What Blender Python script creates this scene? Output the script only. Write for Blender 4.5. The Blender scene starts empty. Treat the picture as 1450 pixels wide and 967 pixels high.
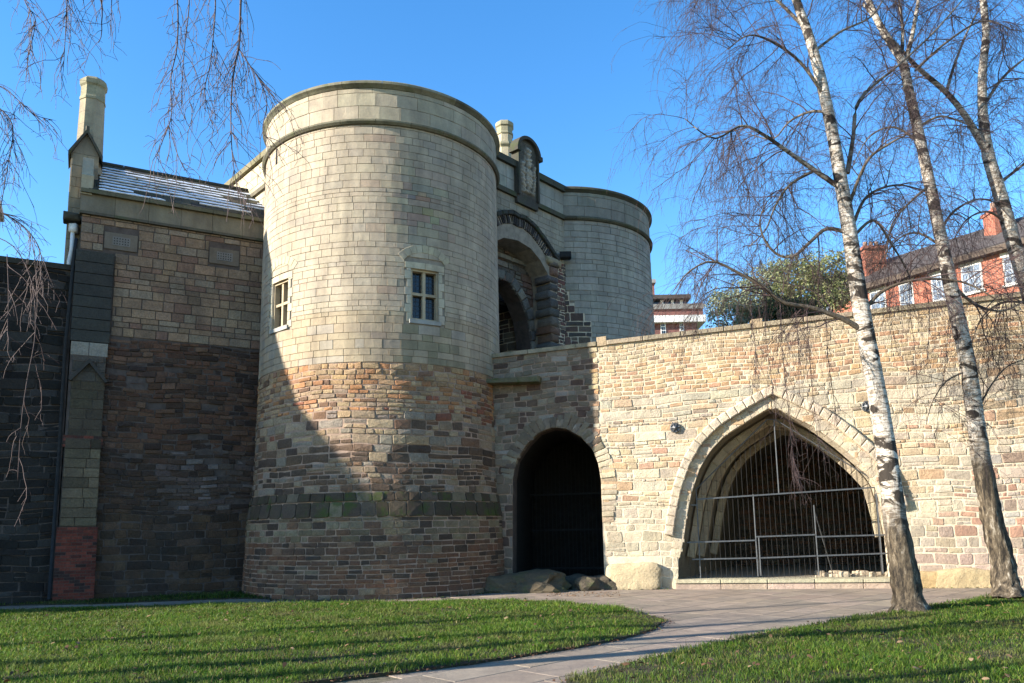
import bpy, bmesh, math, random
import numpy as np
from mathutils import Vector, Matrix
random.seed(7); RNG = np.random.default_rng(11)
rnd = random.random
def U(a, b): return a + (b - a) * random.random()
C = bpy.context.scene.collection
scene = bpy.context.scene
# ------------------------------------------------------------------ camera
F, PITCH, ROLL, SHIFT, EYE = 1100.0, math.radians(8.3), math.radians(-1.0), 106 / 1450, 1.55
cd = bpy.data.cameras.new('camera'); cam = bpy.data.objects.new('camera', cd); C.objects.link(cam)
RM = Matrix.Rotation(math.pi / 2 + PITCH, 3, 'X') @ Matrix.Rotation(ROLL, 3, 'Z')
cam.matrix_world = Matrix.Translation((0, 0, EYE)) @ RM.to_4x4()
cd.sensor_width = 36; cd.lens = 36 * F / 1450; cd.shift_y = SHIFT; cd.clip_start = 0.1; cd.clip_end = 3000
scene.camera = cam
scene.render.resolution_x = 1024; scene.render.resolution_y = 683
# ------------------------------------------------------------------ light
SUN_AZ, SUN_EL = math.radians(19.0), math.radians(20.5)      # travel direction from +X towards +Y
world = bpy.data.worlds.new('World'); scene.world = world; world.use_nodes = True
wn = world.node_tree; bgn = wn.nodes['Background']; sky = wn.nodes.new('ShaderNodeTexSky')
sky.sky_type = 'NISHITA'; sky.sun_disc = False; sky.sun_elevation = SUN_EL
sky.sun_rotation = math.radians(270) - SUN_AZ
sky.altitude = 100; sky.air_density = 1.1; sky.dust_density = 0.15; sky.ozone_density = 3.0
hsv = wn.nodes.new('ShaderNodeHueSaturation'); hsv.inputs['Saturation'].default_value = 1.27; hsv.inputs['Hue'].default_value = 0.503; hsv.inputs['Value'].default_value = 1.15
wn.links.new(sky.outputs[0], hsv.inputs['Color']); wn.links.new(hsv.outputs[0], bgn.inputs[0]); bgn.inputs[1].default_value = 0.11
sd = bpy.data.lights.new('sun', 'SUN'); sd.energy = 5.0; sd.angle = math.radians(0.5); sd.color = (1.0, 0.92, 0.81)
sun = bpy.data.objects.new('sun', sd); C.objects.link(sun)
sv = Vector((math.cos(SUN_AZ) * math.cos(SUN_EL), math.sin(SUN_AZ) * math.cos(SUN_EL), -math.sin(SUN_EL)))
sun.rotation_euler = sv.to_track_quat('-Z', 'Y').to_euler(); sun.location = (-20, -5, 20)
vs = scene.view_settings; vs.view_transform = 'Standard'; vs.look = 'None'; vs.exposure = 1.58; vs.gamma = 1
# ------------------------------------------------------------------ picture <-> place helpers
def ray(x, y): return RM @ Vector(((x - 725) / F, (483.5 - y) / F + SHIFT * 1450 / F, -1.0))
def gnd(x, y, z=0.0):
    d = ray(x, y); t = (z - EYE) / d.z
    return Vector((d.x * t, d.y * t, z))
def atY(x, y, Y):
    d = ray(x, y); t = Y / d.y
    return Vector((d.x * t, Y, EYE + d.z * t))
class Plane:
    def __init__(s, P, deg):
        a = math.radians(deg); s.P = Vector((P[0], P[1], 0)); s.e = Vector((math.cos(a), math.sin(a), 0)); s.n = Vector((math.sin(a), -math.cos(a), 0))
    def __call__(s, u, v, d=0.0):
        return (s.P.x + u * s.e.x + d * s.n.x, s.P.y + u * s.e.y + d * s.n.y, v)
    def uv(s, x, y, d=0.0):
        r = ray(x, y); q = s.P + s.n * d
        t = (q.x * s.n.x + q.y * s.n.y) / (r.x * s.n.x + r.y * s.n.y)
        p = Vector((r.x * t, r.y * t, EYE + r.z * t)); w = p - q
        return (w.dot(s.e), p.z)
    def normal(s, u, v): return s.n
class Cyl:                                                     # u = arc length from the side that faces -Y
    def __init__(s, c, R, prof=None): s.c = c; s.R = R; s.prof = prof or (lambda z: R)
    def __call__(s, u, v, d=0.0):
        a = u / s.R; r = s.prof(v) + d
        return (s.c[0] + math.sin(a) * r, s.c[1] - math.cos(a) * r, v)
    def normal(s, u, v): a = u / s.R; return Vector((math.sin(a), -math.cos(a), 0))
    def uv(s, x, y, d=0.0):
        r = ray(x, y); R = s.R + d
        for _ in range(4):
            a = r.x ** 2 + r.y ** 2; b = -2 * (s.c[0] * r.x + s.c[1] * r.y); c = s.c[0] ** 2 + s.c[1] ** 2 - R * R
            D = max(0, b * b - 4 * a * c); t = (-b - math.sqrt(D)) / 2 / a; z = EYE + r.z * t; R = s.prof(z) + d
        return (math.atan2(r.x * t - s.c[0], s.c[1] - r.y * t) * s.R, z)
# ------------------------------------------------------------------ materials
def newmat(name):
    m = bpy.data.materials.new(name); m.use_nodes = True; nt = m.node_tree
    return m, nt, nt.nodes['Principled BSDF']
def noise(nt, scale, detail=6, rough=0.6, vec=None, dist=0.0):
    n = nt.nodes.new('ShaderNodeTexNoise'); n.inputs['Scale'].default_value = scale; n.inputs['Detail'].default_value = detail
    n.inputs['Roughness'].default_value = rough; n.inputs['Distortion'].default_value = dist
    if vec is None:
        g = nt.nodes.new('ShaderNodeNewGeometry'); nt.links.new(g.outputs['Position'], n.inputs['Vector'])
    else: nt.links.new(vec, n.inputs['Vector'])
    return n.outputs['Fac']
def stretch(nt, sx, sy, sz):
    g = nt.nodes.new('ShaderNodeNewGeometry'); m = nt.nodes.new('ShaderNodeMapping'); m.inputs['Scale'].default_value = (sx, sy, sz)
    nt.links.new(g.outputs['Position'], m.inputs['Vector']); return m.outputs[0]
def ramp(nt, fac, stops):
    r = nt.nodes.new('ShaderNodeValToRGB'); nt.links.new(fac, r.inputs[0]); e = r.color_ramp.elements
    while len(e) < len(stops): e.new(0.5)
    for i, (p, c) in enumerate(stops):
        e[i].position = p; e[i].color = (*c, 1) if len(c) == 3 else c
    return r.outputs[0]
def mix(nt, a, b, fac, mode='MIX'):
    m = nt.nodes.new('ShaderNodeMix'); m.data_type = 'RGBA'; m.blend_type = mode
    for s, v in ((m.inputs['Factor'], fac), (m.inputs[6], a), (m.inputs[7], b)):
        if hasattr(v, 'links'): nt.links.new(v, s)
        elif isinstance(v, tuple): s.default_value = (*v, 1) if len(v) == 3 else v
        else: s.default_value = v
    return m.outputs[2]
def bump(nt, bs, hs, dist, strength=1.0):
    prev = None
    for h, d in zip(hs, dist):
        b = nt.nodes.new('ShaderNodeBump'); b.inputs['Distance'].default_value = d; b.inputs['Strength'].default_value = strength
        nt.links.new(h, b.inputs['Height'])
        if prev: nt.links.new(prev, b.inputs['Normal'])
        prev = b.outputs[0]
    nt.links.new(prev, bs.inputs['Normal'])
def attr_col(nt):
    a = nt.nodes.new('ShaderNodeAttribute'); a.attribute_name = 'Col'; return a.outputs['Color']
def stone_mat(name, grain=0.35, soot=0.5, sootcol=(0.08, 0.07, 0.06), bd=(0.012, 0.004), moss=0.0, sootscale=0.7, streak=0.0):
    m, nt, b = newmat(name)
    c = attr_col(nt)
    g = ramp(nt, noise(nt, 22, 8, 0.7), [(0.25, (1 - grain,) * 3), (0.75, (1 + grain * .6,) * 3)])
    c = mix(nt, c, g, 1.0, 'MULTIPLY')
    g2 = ramp(nt, noise(nt, 3.0, 5, 0.6), [(0.3, (0.82, 0.80, 0.80)), (0.7, (1.12, 1.10, 1.05))])
    c = mix(nt, c, g2, 1.0, 'MULTIPLY')
    s = ramp(nt, noise(nt, sootscale, 7, 0.68, stretch(nt, 1, 1, 0.6)), [(0.50, (0, 0, 0)), (0.66, (soot,) * 3)])
    c = mix(nt, c, sootcol, s)
    if streak > 0:                                          # rain streaks and run-off stains
        st = ramp(nt, noise(nt, 2.4, 6, 0.65, stretch(nt, 1, 1, 0.12)), [(0.35, (1 - streak,) * 3), (0.62, (1.04,) * 3)])
        c = mix(nt, c, st, 1.0, 'MULTIPLY')
    if moss > 0:
        mm = ramp(nt, noise(nt, 2.2, 6, 0.7), [(0.52, (0, 0, 0)), (0.62, (moss,) * 3)])
        c = mix(nt, c, (0.05, 0.075, 0.015), mm)
    nt.links.new(c, b.inputs['Base Color']); b.inputs['Roughness'].default_value = 0.92; b.inputs['Specular IOR Level'].default_value = 0.15
    bump(nt, b, [noise(nt, 7, 8, 0.7, None, 0.5), noise(nt, 38, 7, 0.75)], bd)
    return m
def flat_mat(name, col, rough=0.8, var=0.25, scale=8, bd=0.003, metal=0.0, spec=0.3):
    m, nt, b = newmat(name)
    c = ramp(nt, noise(nt, scale, 7, 0.65), [(0.3, tuple(x * (1 - var) for x in col)), (0.7, tuple(min(1, x * (1 + var)) for x in col))])
    nt.links.new(c, b.inputs['Base Color']); b.inputs['Roughness'].default_value = rough; b.inputs['Metallic'].default_value = metal
    b.inputs['Specular IOR Level'].default_value = spec
    bump(nt, b, [noise(nt, scale * 5, 5, 0.6)], [bd])
    return m
M = {}
M['ashlar'] = stone_mat('ashlar_stone', 0.14, 0.42, (0.20, 0.18, 0.15), (0.013, 0.004), sootscale=0.55, streak=0.24)
M['rubble'] = stone_mat('rubble_stone', 0.45, 0.6, (0.07, 0.055, 0.045), (0.045, 0.012))
M['pale_rubble'] = stone_mat('pale_rubble_stone', 0.26, 0.42, (0.25, 0.19, 0.135), (0.042, 0.011))
M['dark_rubble'] = stone_mat('dark_rubble_stone', 0.4, 0.6, (0.035, 0.032, 0.03), (0.04, 0.01))
M['moulding'] = stone_mat('weathered_moulding', 0.3, 0.7, (0.05, 0.05, 0.035), (0.008, 0.003), 0.35)
M['mossy'] = stone_mat('mossy_stone', 0.35, 0.4, (0.05, 0.042, 0.035), (0.03, 0.008), 0.75)
M['mortar'] = flat_mat('lime_mortar', (0.30, 0.21, 0.155), 0.95, 0.3, 5, 0.01)
M['pale_mortar'] = flat_mat('pale_lime_mortar', (0.52, 0.43, 0.31), 0.95, 0.22, 5, 0.012)
M['ashlar_mortar'] = flat_mat('ashlar_joint_mortar', (0.23, 0.195, 0.15), 0.95, 0.3, 6, 0.004)
M['dark_mortar'] = flat_mat('dirty_shade_mortar', (0.085, 0.065, 0.055), 0.95, 0.35, 5, 0.01)  # dirty mortar, darkened further to deepen shaded walls
M['dark'] = flat_mat('unlit_interior_masonry', (0.016, 0.014, 0.012), 0.95, 0.4, 6, 0.02)  # shade of deep openings put into a near-black colour
M['iron'] = flat_mat('painted_iron', (0.02, 0.02, 0.02), 0.75, 0.3, 12, 0.001, 0.0, 0.2)
M['galv'] = flat_mat('weathered_steel', (0.10, 0.105, 0.11), 0.5, 0.25, 14, 0.001, 0.6, 0.5)
M['glass'] = flat_mat('dark_leaded_glass', (0.012, 0.016, 0.022), 0.12, 0.4, 9, 0.001, 0.0, 0.6)
M['lead'] = flat_mat('window_lead', (0.05, 0.055, 0.06), 0.5, 0.2, 9, 0.001, 0.4)
M['slate'] = stone_mat('stone_roof_tile', 0.4, 0.4, (0.04, 0.045, 0.025), (0.01, 0.004), 0.25)
M['snow'] = flat_mat('old_snow', (0.75, 0.77, 0.82), 0.6, 0.06, 12, 0.006)
M['white'] = flat_mat('white_paint', (0.75, 0.74, 0.70), 0.5, 0.08, 6, 0.001)
M['soil'] = flat_mat('lawn_soil', (0.045, 0.038, 0.02), 0.95, 0.4, 14, 0.02)
M['boulder'] = stone_mat('bedrock', 0.3, 0.5, (0.09, 0.075, 0.05), (0.03, 0.01), 0.4)
M['paving'] = stone_mat('paving_flag', 0.22, 0.35, (0.14, 0.115, 0.09), (0.008, 0.004), streak=0.0)
M['joint'] = flat_mat('paving_joint', (0.13, 0.11, 0.07), 0.95, 0.4, 12, 0.008)
M['turf'] = flat_mat('far_ground', (0.06, 0.09, 0.03), 0.95, 0.4, 3, 0.03)
M['leaf'] = None
def vcol_mat(name, rough=0.7, trans=0.0, var=0.2):
    m, nt, b = newmat(name)
    c = mix(nt, attr_col(nt), ramp(nt, noise(nt, 6, 4), [(0.3, (1 - var,) * 3), (0.7, (1 + var,) * 3)]), 1.0, 'MULTIPLY')
    nt.links.new(c, b.inputs['Base Color']); b.inputs['Roughness'].default_value = rough; b.inputs['Specular IOR Level'].default_value = 0.2
    if trans > 0:
        t = nt.nodes.new('ShaderNodeBsdfTranslucent'); nt.links.new(c, t.inputs[0])
        x = nt.nodes.new('ShaderNodeMixShader'); x.inputs[0].default_value = trans
        nt.links.new(b.outputs[0], x.inputs[1]); nt.links.new(t.outputs[0], x.inputs[2])
        nt.links.new(x.outputs[0], nt.nodes['Material Output'].inputs[0])
    return m
M['grass'] = vcol_mat('grass_blades', 0.55, 0.4)
M['foliage'] = vcol_mat('evergreen_leaves', 0.5, 0.3)
M['litter'] = vcol_mat('dead_leaves', 0.8, 0.2)
def brick_mat(name, col, mortar, sc=1.0):
    m, nt, b = newmat(name)
    g = nt.nodes.new('ShaderNodeTexCoord')
    br = nt.nodes.new('ShaderNodeTexBrick'); nt.links.new(g.outputs['UV'], br.inputs['Vector'])
    br.inputs['Scale'].default_value = 1.0; br.inputs['Brick Width'].default_value = 0.235 * sc; br.inputs['Row Height'].default_value = 0.085 * sc
    br.inputs['Mortar Size'].default_value = 0.01; br.inputs['Color1'].default_value = (*col, 1)
    br.inputs['Color2'].default_value = (col[0] * .7, col[1] * .6, col[2] * .6, 1); br.inputs['Mortar'].default_value = (*mortar, 1)
    c = mix(nt, br.outputs['Color'], ramp(nt, noise(nt, 1.2, 6), [(0.3, (.75,) * 3), (0.7, (1.15,) * 3)]), 1.0, 'MULTIPLY')
    nt.links.new(c, b.inputs['Base Color']); b.inputs['Roughness'].default_value = 0.9
    bump(nt, b, [br.outputs['Fac']], [-0.006])
    return m
M['brick'] = brick_mat('red_brickwork', (0.36, 0.10, 0.05), (0.3, 0.19, 0.14))
M['far_brick'] = brick_mat('far_red_brickwork', (0.20, 0.065, 0.055), (0.2, 0.12, 0.1))
M['welsh_slate'] = flat_mat('grey_roof_slates', (0.065, 0.055, 0.05), 0.8, 0.35, 3, 0.01)
def bark_mat():
    m, nt, b = newmat('birch_bark')
    g = nt.nodes.new('ShaderNodeNewGeometry'); sx = nt.nodes.new('ShaderNodeSeparateXYZ'); nt.links.new(g.outputs['Position'], sx.inputs[0])
    at = nt.nodes.new('ShaderNodeAttribute'); at.attribute_name = 'Col'
    # thin cross-bands and dark scars on chalky bark
    band = ramp(nt, noise(nt, 3.0, 6, 0.7, stretch(nt, 2.2, 2.2, 9), 0.6), [(0.45, (0, 0, 0)), (0.53, (1, 1, 1))])
    scar = ramp(nt, noise(nt, 1.0, 4, 0.55, stretch(nt, 2.0, 2.0, 3.2), 1.2), [(0.43, (0, 0, 0)), (0.48, (1, 1, 1))])
    pale = ramp(nt, noise(nt, 5, 6, 0.6), [(0.3, (0.34, 0.30, 0.25)), (0.7, (0.60, 0.55, 0.47))])
    c = mix(nt, (0.20, 0.16, 0.12), pale, band); c = mix(nt, (0.035, 0.028, 0.022), c, scar)
    rough = ramp(nt, noise(nt, 7, 8, 0.75, stretch(nt, 1.6, 1.6, 0.35)), [(0.42, (0.02, 0.016, 0.012)), (0.56, (0.11, 0.085, 0.055)), (0.68, (0.34, 0.30, 0.24))])
    sep = nt.nodes.new('ShaderNodeSeparateColor'); nt.links.new(at.outputs['Color'], sep.inputs[0])
    c = mix(nt, c, rough, sep.outputs[0])               # red: cracked old bark at the foot
    c = mix(nt, c, (0.085, 0.065, 0.045), sep.outputs[1])  # green: brown young wood
    nt.links.new(c, b.inputs['Base Color']); b.inputs['Roughness'].default_value = 0.8; b.inputs['Specular IOR Level'].default_value = 0.2
    bump(nt, b, [noise(nt, 7, 8, 0.75, stretch(nt, 1.6, 1.6, 0.4)), noise(nt, 30, 4)], [0.03, 0.004])
    return m
M['bark'] = bark_mat()
M['sash'] = flat_mat('off_white_sash_paint', (0.50, 0.49, 0.46), 0.6, 0.15, 3, 0.001)
M['sky_glass'] = flat_mat('sky_tinted_glass', (0.13, 0.16, 0.20), 0.1, 0.5, 2, 0.001, 0.0, 0.8)  # sky reflection put into the pane colour
M['twig'] = flat_mat('birch_twigs', (0.058, 0.036, 0.034), 0.7, 0.35, 3, 0.0)
M['trunk'] = flat_mat('brown_bark', (0.08, 0.06, 0.045), 0.9, 0.4, 9, 0.02)
M['litup'] = None
# ------------------------------------------------------------------ object helpers
def thing(name, label, cat, loc=(0, 0, 0), group=None, kind=None):
    o = bpy.data.objects.new(name, None); C.objects.link(o); o.location = loc; o.empty_display_size = 0.3
    if label: o['label'] = label
    if cat: o['category'] = cat
    if group: o['group'] = group
    if kind: o['kind'] = kind
    return o
def tag(o, label=None, cat=None, group=None, kind=None):
    for k, v in (('label', label), ('category', cat), ('group', group), ('kind', kind)):
        if v: o[k] = v
    return o
def world_loc(o):
    p = Vector((0, 0, 0))
    while o is not None: p = p + o.location; o = o.parent
    return p
class MB:
    def __init__(s): s.v = []; s.f = []; s.c = []; s.uv = None
    def add(s, vs, fs, col=(0.5, 0.5, 0.5)):
        o = len(s.v); s.v += [tuple(p) for p in vs]; s.f += [[i + o for i in f] for f in fs]; s.c += [col] * len(vs)
    def box(s, a, b, col=(0.5,) * 3):
        x0, y0, z0 = a; x1, y1, z1 = b
        s.add([(x0, y0, z0), (x1, y0, z0), (x1, y1, z0), (x0, y1, z0), (x0, y0, z1), (x1, y0, z1), (x1, y1, z1), (x0, y1, z1)],
              [[0, 3, 2, 1], [4, 5, 6, 7], [0, 1, 5, 4], [1, 2, 6, 5], [2, 3, 7, 6], [3, 0, 4, 7]], col)
    def fbox(s, f, u0, u1, v0, v1, d0, d1, col=(0.5,) * 3):      # box in the frame of a surface f
        P = [f(u, v, d) for d in (d0, d1) for (u, v) in ((u0, v0), (u1, v0), (u1, v1), (u0, v1))]
        s.add(P, [[0, 3, 2, 1], [4, 5, 6, 7], [0, 1, 5, 4], [1, 2, 6, 5], [2, 3, 7, 6], [3, 0, 4, 7]], col)
    def prism(s, f, poly, d0, d1, col=(0.5,) * 3):
        n = len(poly); P = [f(u, v, d0) for u, v in poly] + [f(u, v, d1) for u, v in poly]
        s.add(P, [list(range(n))[::-1], list(range(n, 2 * n))] + [[i, (i + 1) % n, n + (i + 1) % n, n + i] for i in range(n)], col)
    def tube(s, pts, rad, sides=8, col=(0.5,) * 3, cap=True):
        pts = [Vector(p) for p in pts]; n = len(pts)
        if not hasattr(rad, '__len__'): rad = [rad] * n
        V = []
        ref = Vector((0.31, 0.17, 0.93)) if abs((pts[-1] - pts[0]).normalized().z) < 0.9 else Vector((1, 0.1, 0.05))
        for i in range(n):
            t = (pts[min(n - 1, i + 1)] - pts[max(0, i - 1)]).normalized(); a = t.cross(ref).normalized(); b = t.cross(a)
            for k in range(sides):
                w = 2 * math.pi * k / sides; V.append(pts[i] + (a * math.cos(w) + b * math.sin(w)) * rad[i])
        Fs = [[i * sides + k, i * sides + (k + 1) % sides, (i + 1) * sides + (k + 1) % sides, (i + 1) * sides + k] for i in range(n - 1) for k in range(sides)]
        if cap: Fs += [list(range(sides)), list(range((n - 1) * sides, n * sides))]
        s.add(V, Fs, col)
    def build(s, name, mat, parent=None, smooth=False, origin=None, link=True):
        base = world_loc(parent) if parent else Vector((0, 0, 0))
        org = Vector(origin) if origin is not None else base
        V = [(p[0] - org.x, p[1] - org.y, p[2] - org.z) for p in s.v]
        me = bpy.data.meshes.new(name); me.from_pydata(V, [], s.f); me.update()
        ca = me.color_attributes.new('Col', 'FLOAT_COLOR', 'POINT')
        arr = np.ones((len(s.c), 4), np.float32); arr[:, :3] = np.array(s.c, np.float32).reshape(-1, 3); ca.data.foreach_set('color', arr.ravel())
        if s.uv is not None:
            l = me.uv_layers.new(name='UVMap'); co = s.uv; li = np.zeros(len(me.loops), np.int32); me.loops.foreach_get('vertex_index', li)
            l.data.foreach_set('uv', np.array(co, np.float32)[li].ravel())
        if mat: me.materials.append(mat)
        if smooth: me.polygons.foreach_set('use_smooth', [True] * len(me.polygons))
        o = bpy.data.objects.new(name, me)
        if link: C.objects.link(o)
        if parent: o.parent = parent
        o.location = org - base
        return o
    def obj(s, *a, **k): return s.build(*a, **k)
def fix_normals(o):
    bm = bmesh.new(); bm.from_mesh(o.data); bmesh.ops.recalc_face_normals(bm, faces=bm.faces); bm.to_mesh(o.data); bm.free(); return o
def np_mesh(name, V, Q, mat, parent=None, col=None, smooth=False, tri=False):
    """fast mesh from arrays; Q is (m,3) or (m,4)"""
    base = world_loc(parent) if parent else Vector((0, 0, 0)); k = Q.shape[1]
    me = bpy.data.meshes.new(name); me.vertices.add(len(V)); me.vertices.foreach_set('co', (V - np.array(base)).astype(np.float32).ravel())
    me.loops.add(Q.size); me.loops.foreach_set('vertex_index', Q.astype(np.int32).ravel())
    me.polygons.add(len(Q)); me.polygons.foreach_set('loop_start', np.arange(0, Q.size, k, dtype=np.int32))
    if smooth: me.polygons.foreach_set('use_smooth', np.ones(len(Q), bool))
    me.update(calc_edges=True)
    if col is not None:
        ca = me.color_attributes.new('Col', 'FLOAT_COLOR', 'POINT'); a = np.ones((len(V), 4), np.float32); a[:, :3] = col; ca.data.foreach_set('color', a.ravel())
    me.materials.append(mat); o = bpy.data.objects.new(name, me); C.objects.link(o)
    if parent: o.parent = parent
    return o
# ------------------------------------------------------------------ masonry
def block(f, poly, db, df, bev, bulge=0.0, jit=0.0):
    """one stone: outline poly in (u,v), back depth db, front depth df; returns verts, faces"""
    n = len(poly); cu = sum(p[0] for p in poly) / n; cv = sum(p[1] for p in poly) / n
    V = [f(u, v, db) for u, v in poly] + [f(u, v, df - bev * 0.8) for u, v in poly]
    for u, v in poly:
        L = math.hypot(cu - u, cv - v) + 1e-6; k = min(0.45, bev * 1.2 / L)
        V.append(f(u + (cu - u) * k, v + (cv - v) * k, df + (U(-jit, jit) if jit else 0)))
    Fs = [[i, (i + 1) % n, n + (i + 1) % n, n + i] for i in range(n)] + [[n + i, n + (i + 1) % n, 2 * n + (i + 1) % n, 2 * n + i] for i in range(n)]
    if bulge:
        V.append(f(cu, cv, df + bulge)); Fs += [[2 * n + i, 2 * n + (i + 1) % n, 3 * n] for i in range(n)]
    else: Fs.append(list(range(2 * n, 3 * n)))
    return V, Fs, (cu, cv)
def rough_poly(u0, u1, v0, v1, j):
    w, h = u1 - u0, v1 - v0; c = min(w, h) * U(0.05, 0.16)
    P = [(u0 + c, v0), (u1 - c, v0), (u1, v0 + c), (u1, v1 - c), (u1 - c, v1), (u0 + c, v1), (u0, v1 - c), (u0, v0 + c)]
    return [(u + U(-j, j), v + U(-j, j)) for u, v in P]
def ashlar_poly(u0, u1, v0, v1, curved):
    if not curved: return [(u0, v0), (u1, v0), (u1, v1), (u0, v1)]
    um = (u0 + u1) / 2; return [(u0, v0), (um, v0), (u1, v0), (u1, v1), (um, v1), (u0, v1)]
def courses(u0, u1, v0, v1, hf, wf, holes=None, split=0.0, gap=0.012):
    """rows of stones as (u0,u1,v0,v1); hf(v)->height, wf(v,h)->width, holes(va,vb)->[(ua,ub)]"""
    out = []; v = v0
    while v < v1 - 0.03:
        h = hf(v)
        if v + h > v1 - 0.05: h = v1 - v
        u = u0 - rnd() * wf(v, h) * 0.8
        hs = holes(v, v + h) if holes else []
        while u < u1:
            w = wf(v, h); a, b = max(u, u0), min(u + w, u1); u += w
            segs = [(a, b)]
            for (ha, hb) in hs:
                ns = []
                for (x, y) in segs:
                    if hb <= x or ha >= y: ns.append((x, y))
                    else:
                        if ha - x > 0.04: ns.append((x, ha))
                        if y - hb > 0.04: ns.append((hb, y))
                segs = ns
            for (x, y) in segs:
                if y - x < 0.04: continue
                if rnd() < split and h > 0.15:
                    m = v + h * U(0.4, 0.6)
                    if y - x > 0.3 and rnd() < .5:
                        q = x + (y - x) * U(.35, .65); out += [(x + gap / 2, q - gap / 2, v + gap / 2, m - gap / 2), (q + gap / 2, y - gap / 2, v + gap / 2, m - gap / 2)]
                    else: out.append((x + gap / 2, y - gap / 2, v + gap / 2, m - gap / 2))
                    out.append((x + gap / 2, y - gap / 2, m + gap / 2, v + h - gap / 2))
                else: out.append((x + gap / 2, y - gap / 2, v + gap / 2, v + h - gap / 2))
        v += h
    return out
def size_seen(p, nrm, w, h):
    d = Vector((p[0], p[1], p[2] - EYE)); L = d.length
    c = -(nrm.x * d.x + nrm.y * d.y + nrm.z * d.z) / L
    loc = RM.transposed() @ d
    if loc.z > -0.1: return 0
    x = 725 + loc.x / -loc.z * F; y = 483.5 - (loc.y / -loc.z - SHIFT * 1450 / F) * F
    if x < -20 or x > 1470 or y < -20 or y > 990: return 0
    return max(0, c) * w * h / L / L
class Laid:
    """collects the stones of one thing; the largest in view become parts, the rest one joined part"""
    def __init__(s, parent, mat, smooth=True, name='stone', limit=300): s.parent = parent; s.mat = mat; s.it = []; s.smooth = False; s.name = name; s.limit = limit
    def put(s, f, poly, col, df=0.02, db=-0.03, bev=0.012, bulge=0.0, jit=0.0, mat=None):
        V, Fs, (cu, cv) = block(f, poly, db, df, bev, bulge, jit)
        us = [p[0] for p in poly]; vs_ = [p[1] for p in poly]
        s.it.append((size_seen(f(cu, cv, df), f.normal(cu, cv), max(us) - min(us), max(vs_) - min(vs_)), V, Fs, col, f(cu, cv, 0), mat or s.mat))
    def done(s, rest='small_stones'):
        s.it.sort(key=lambda t: -t[0]); big = [t for t in s.it[:s.limit] if t[0] > 0]; small = s.it[len(big):]
        for (_, V, Fs, col, c, mat) in big:
            m = MB(); m.add(V, Fs, col); m.build(s.name, mat, s.parent, s.smooth, origin=c)
        by = {}
        for t in small: by.setdefault(t[5].name, []).append(t)
        for k, L in by.items():
            m = MB()
            for (_, V, Fs, col, c, mat) in L: m.add(V, Fs, col)
            o = m.build(rest, L[0][5], s.parent, s.smooth); o['kind'] = 'stuff'
def jc(c, a=0.12, b=0.02):
    k = 1 + U(-a, a); return tuple(max(0.004, x * k * (1 + U(-b, b))) for x in c)
def pick(tab):
    r = rnd() * sum(w for w, _ in tab)
    for w, c in tab:
        r -= w
        if r <= 0: return jc(c, 0.2, 0.03)
    return jc(tab[-1][1])
def wv(u, v): return 0.022 * math.sin(u * 1.7 + v * 0.6) + 0.013 * math.sin(u * 4.1 + v * 2.3)
class Wavy:
    def __init__(s, f, amp=1.0): s.f = f; s.a = amp
    def __call__(s, u, v, d=0.0): return s.f(u, v + s.a * wv(u, v), d)
    def normal(s, u, v): return s.f.normal(u, v)
def rubble(L, f, cells, colf, proud=(0.012, 0.04), j=0.012, mat=None, bulge=0.012):
    for (a, b, c, d) in cells:
        if b - a < 0.035 or d - c < 0.03: continue
        k = min(j, (d - c) * 0.10, (b - a) * .12); df = U(*proud)
        L.put(f, rough_poly(a, b, c, d, k), colf((a + b) / 2, (c + d) / 2), df, -0.04, min(0.011, (d - c) * 0.1), U(-0.2, 1) * bulge * .5, 0.004, mat)
def ashlar(L, f, cells, colf, curved=False, proud=(0.016, 0.020), mat=None, bev=0.006):
    for (a, b, c, d) in cells:
        if b - a < 0.03: continue
        L.put(f, ashlar_poly(a, b, c, d, curved), colf((a + b) / 2, (c + d) / 2), U(*proud), -0.03, bev, 0.0, 0.0, mat)
def resample(poly, n):
    P = [Vector((p[0], p[1])) for p in poly]; D = [0]
    for i in range(1, len(P)): D.append(D[-1] + (P[i] - P[i - 1]).length)
    out = []
    for k in range(n + 1):
        t = D[-1] * k / n; i = max(1, min(len(P) - 1, next((q for q, x in enumerate(D) if x >= t), len(P) - 1)))
        s_ = (t - D[i - 1]) / max(1e-6, D[i] - D[i - 1]); out.append(P[i - 1].lerp(P[i], s_))
    return out
def offset(P, r):
    out = []
    for i in range(len(P)):
        t = (P[min(len(P) - 1, i + 1)] - P[max(0, i - 1)]).normalized(); out.append(P[i] + Vector((-t.y, t.x)) * r)
    return out
def voussoirs(L, f, poly, n, r0, r1, d0, d1, colf, bev=0.02, gap=0.012, mat=None, jag=0.0, bulge=0.0, db=-0.25):
    P = resample(poly, n); A = offset(P, r0); B = offset(P, r1)
    for i in range(n):
        a0, a1, b0, b1 = A[i], A[i + 1], B[i], B[i + 1]; g = gap / 2
        e = (a1 - a0).normalized() * g; e2 = (b1 - b0).normalized() * g
        if jag:
            q = U(-jag, jag); dr = (b0 - a0).normalized() * q; b0 = b0 + dr; b1 = b1 + dr
        quad = [a0 + e, b0 + e2, b1 - e2, a1 - e]
        mid1 = quad[1].lerp(quad[2], .5) + (quad[1] - quad[0]).normalized() * 0.012
        pts = [(quad[0].x, quad[0].y), (quad[1].x, quad[1].y), (mid1.x, mid1.y), (quad[2].x, quad[2].y), (quad[3].x, quad[3].y)]
        pts = pts[::-1]
        L.put(f, pts, colf(i), U(d0, d1), db, bev, bulge, 0.0, mat)
def clean_quads(P): return P
def arch_top(poly):
    us = [p[0] for p in poly]; vs_ = [p[1] for p in poly]
    def h(u):
        if u <= us[0] or u >= us[-1]: return -1
        return float(np.interp(u, us, vs_))
    return h
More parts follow.
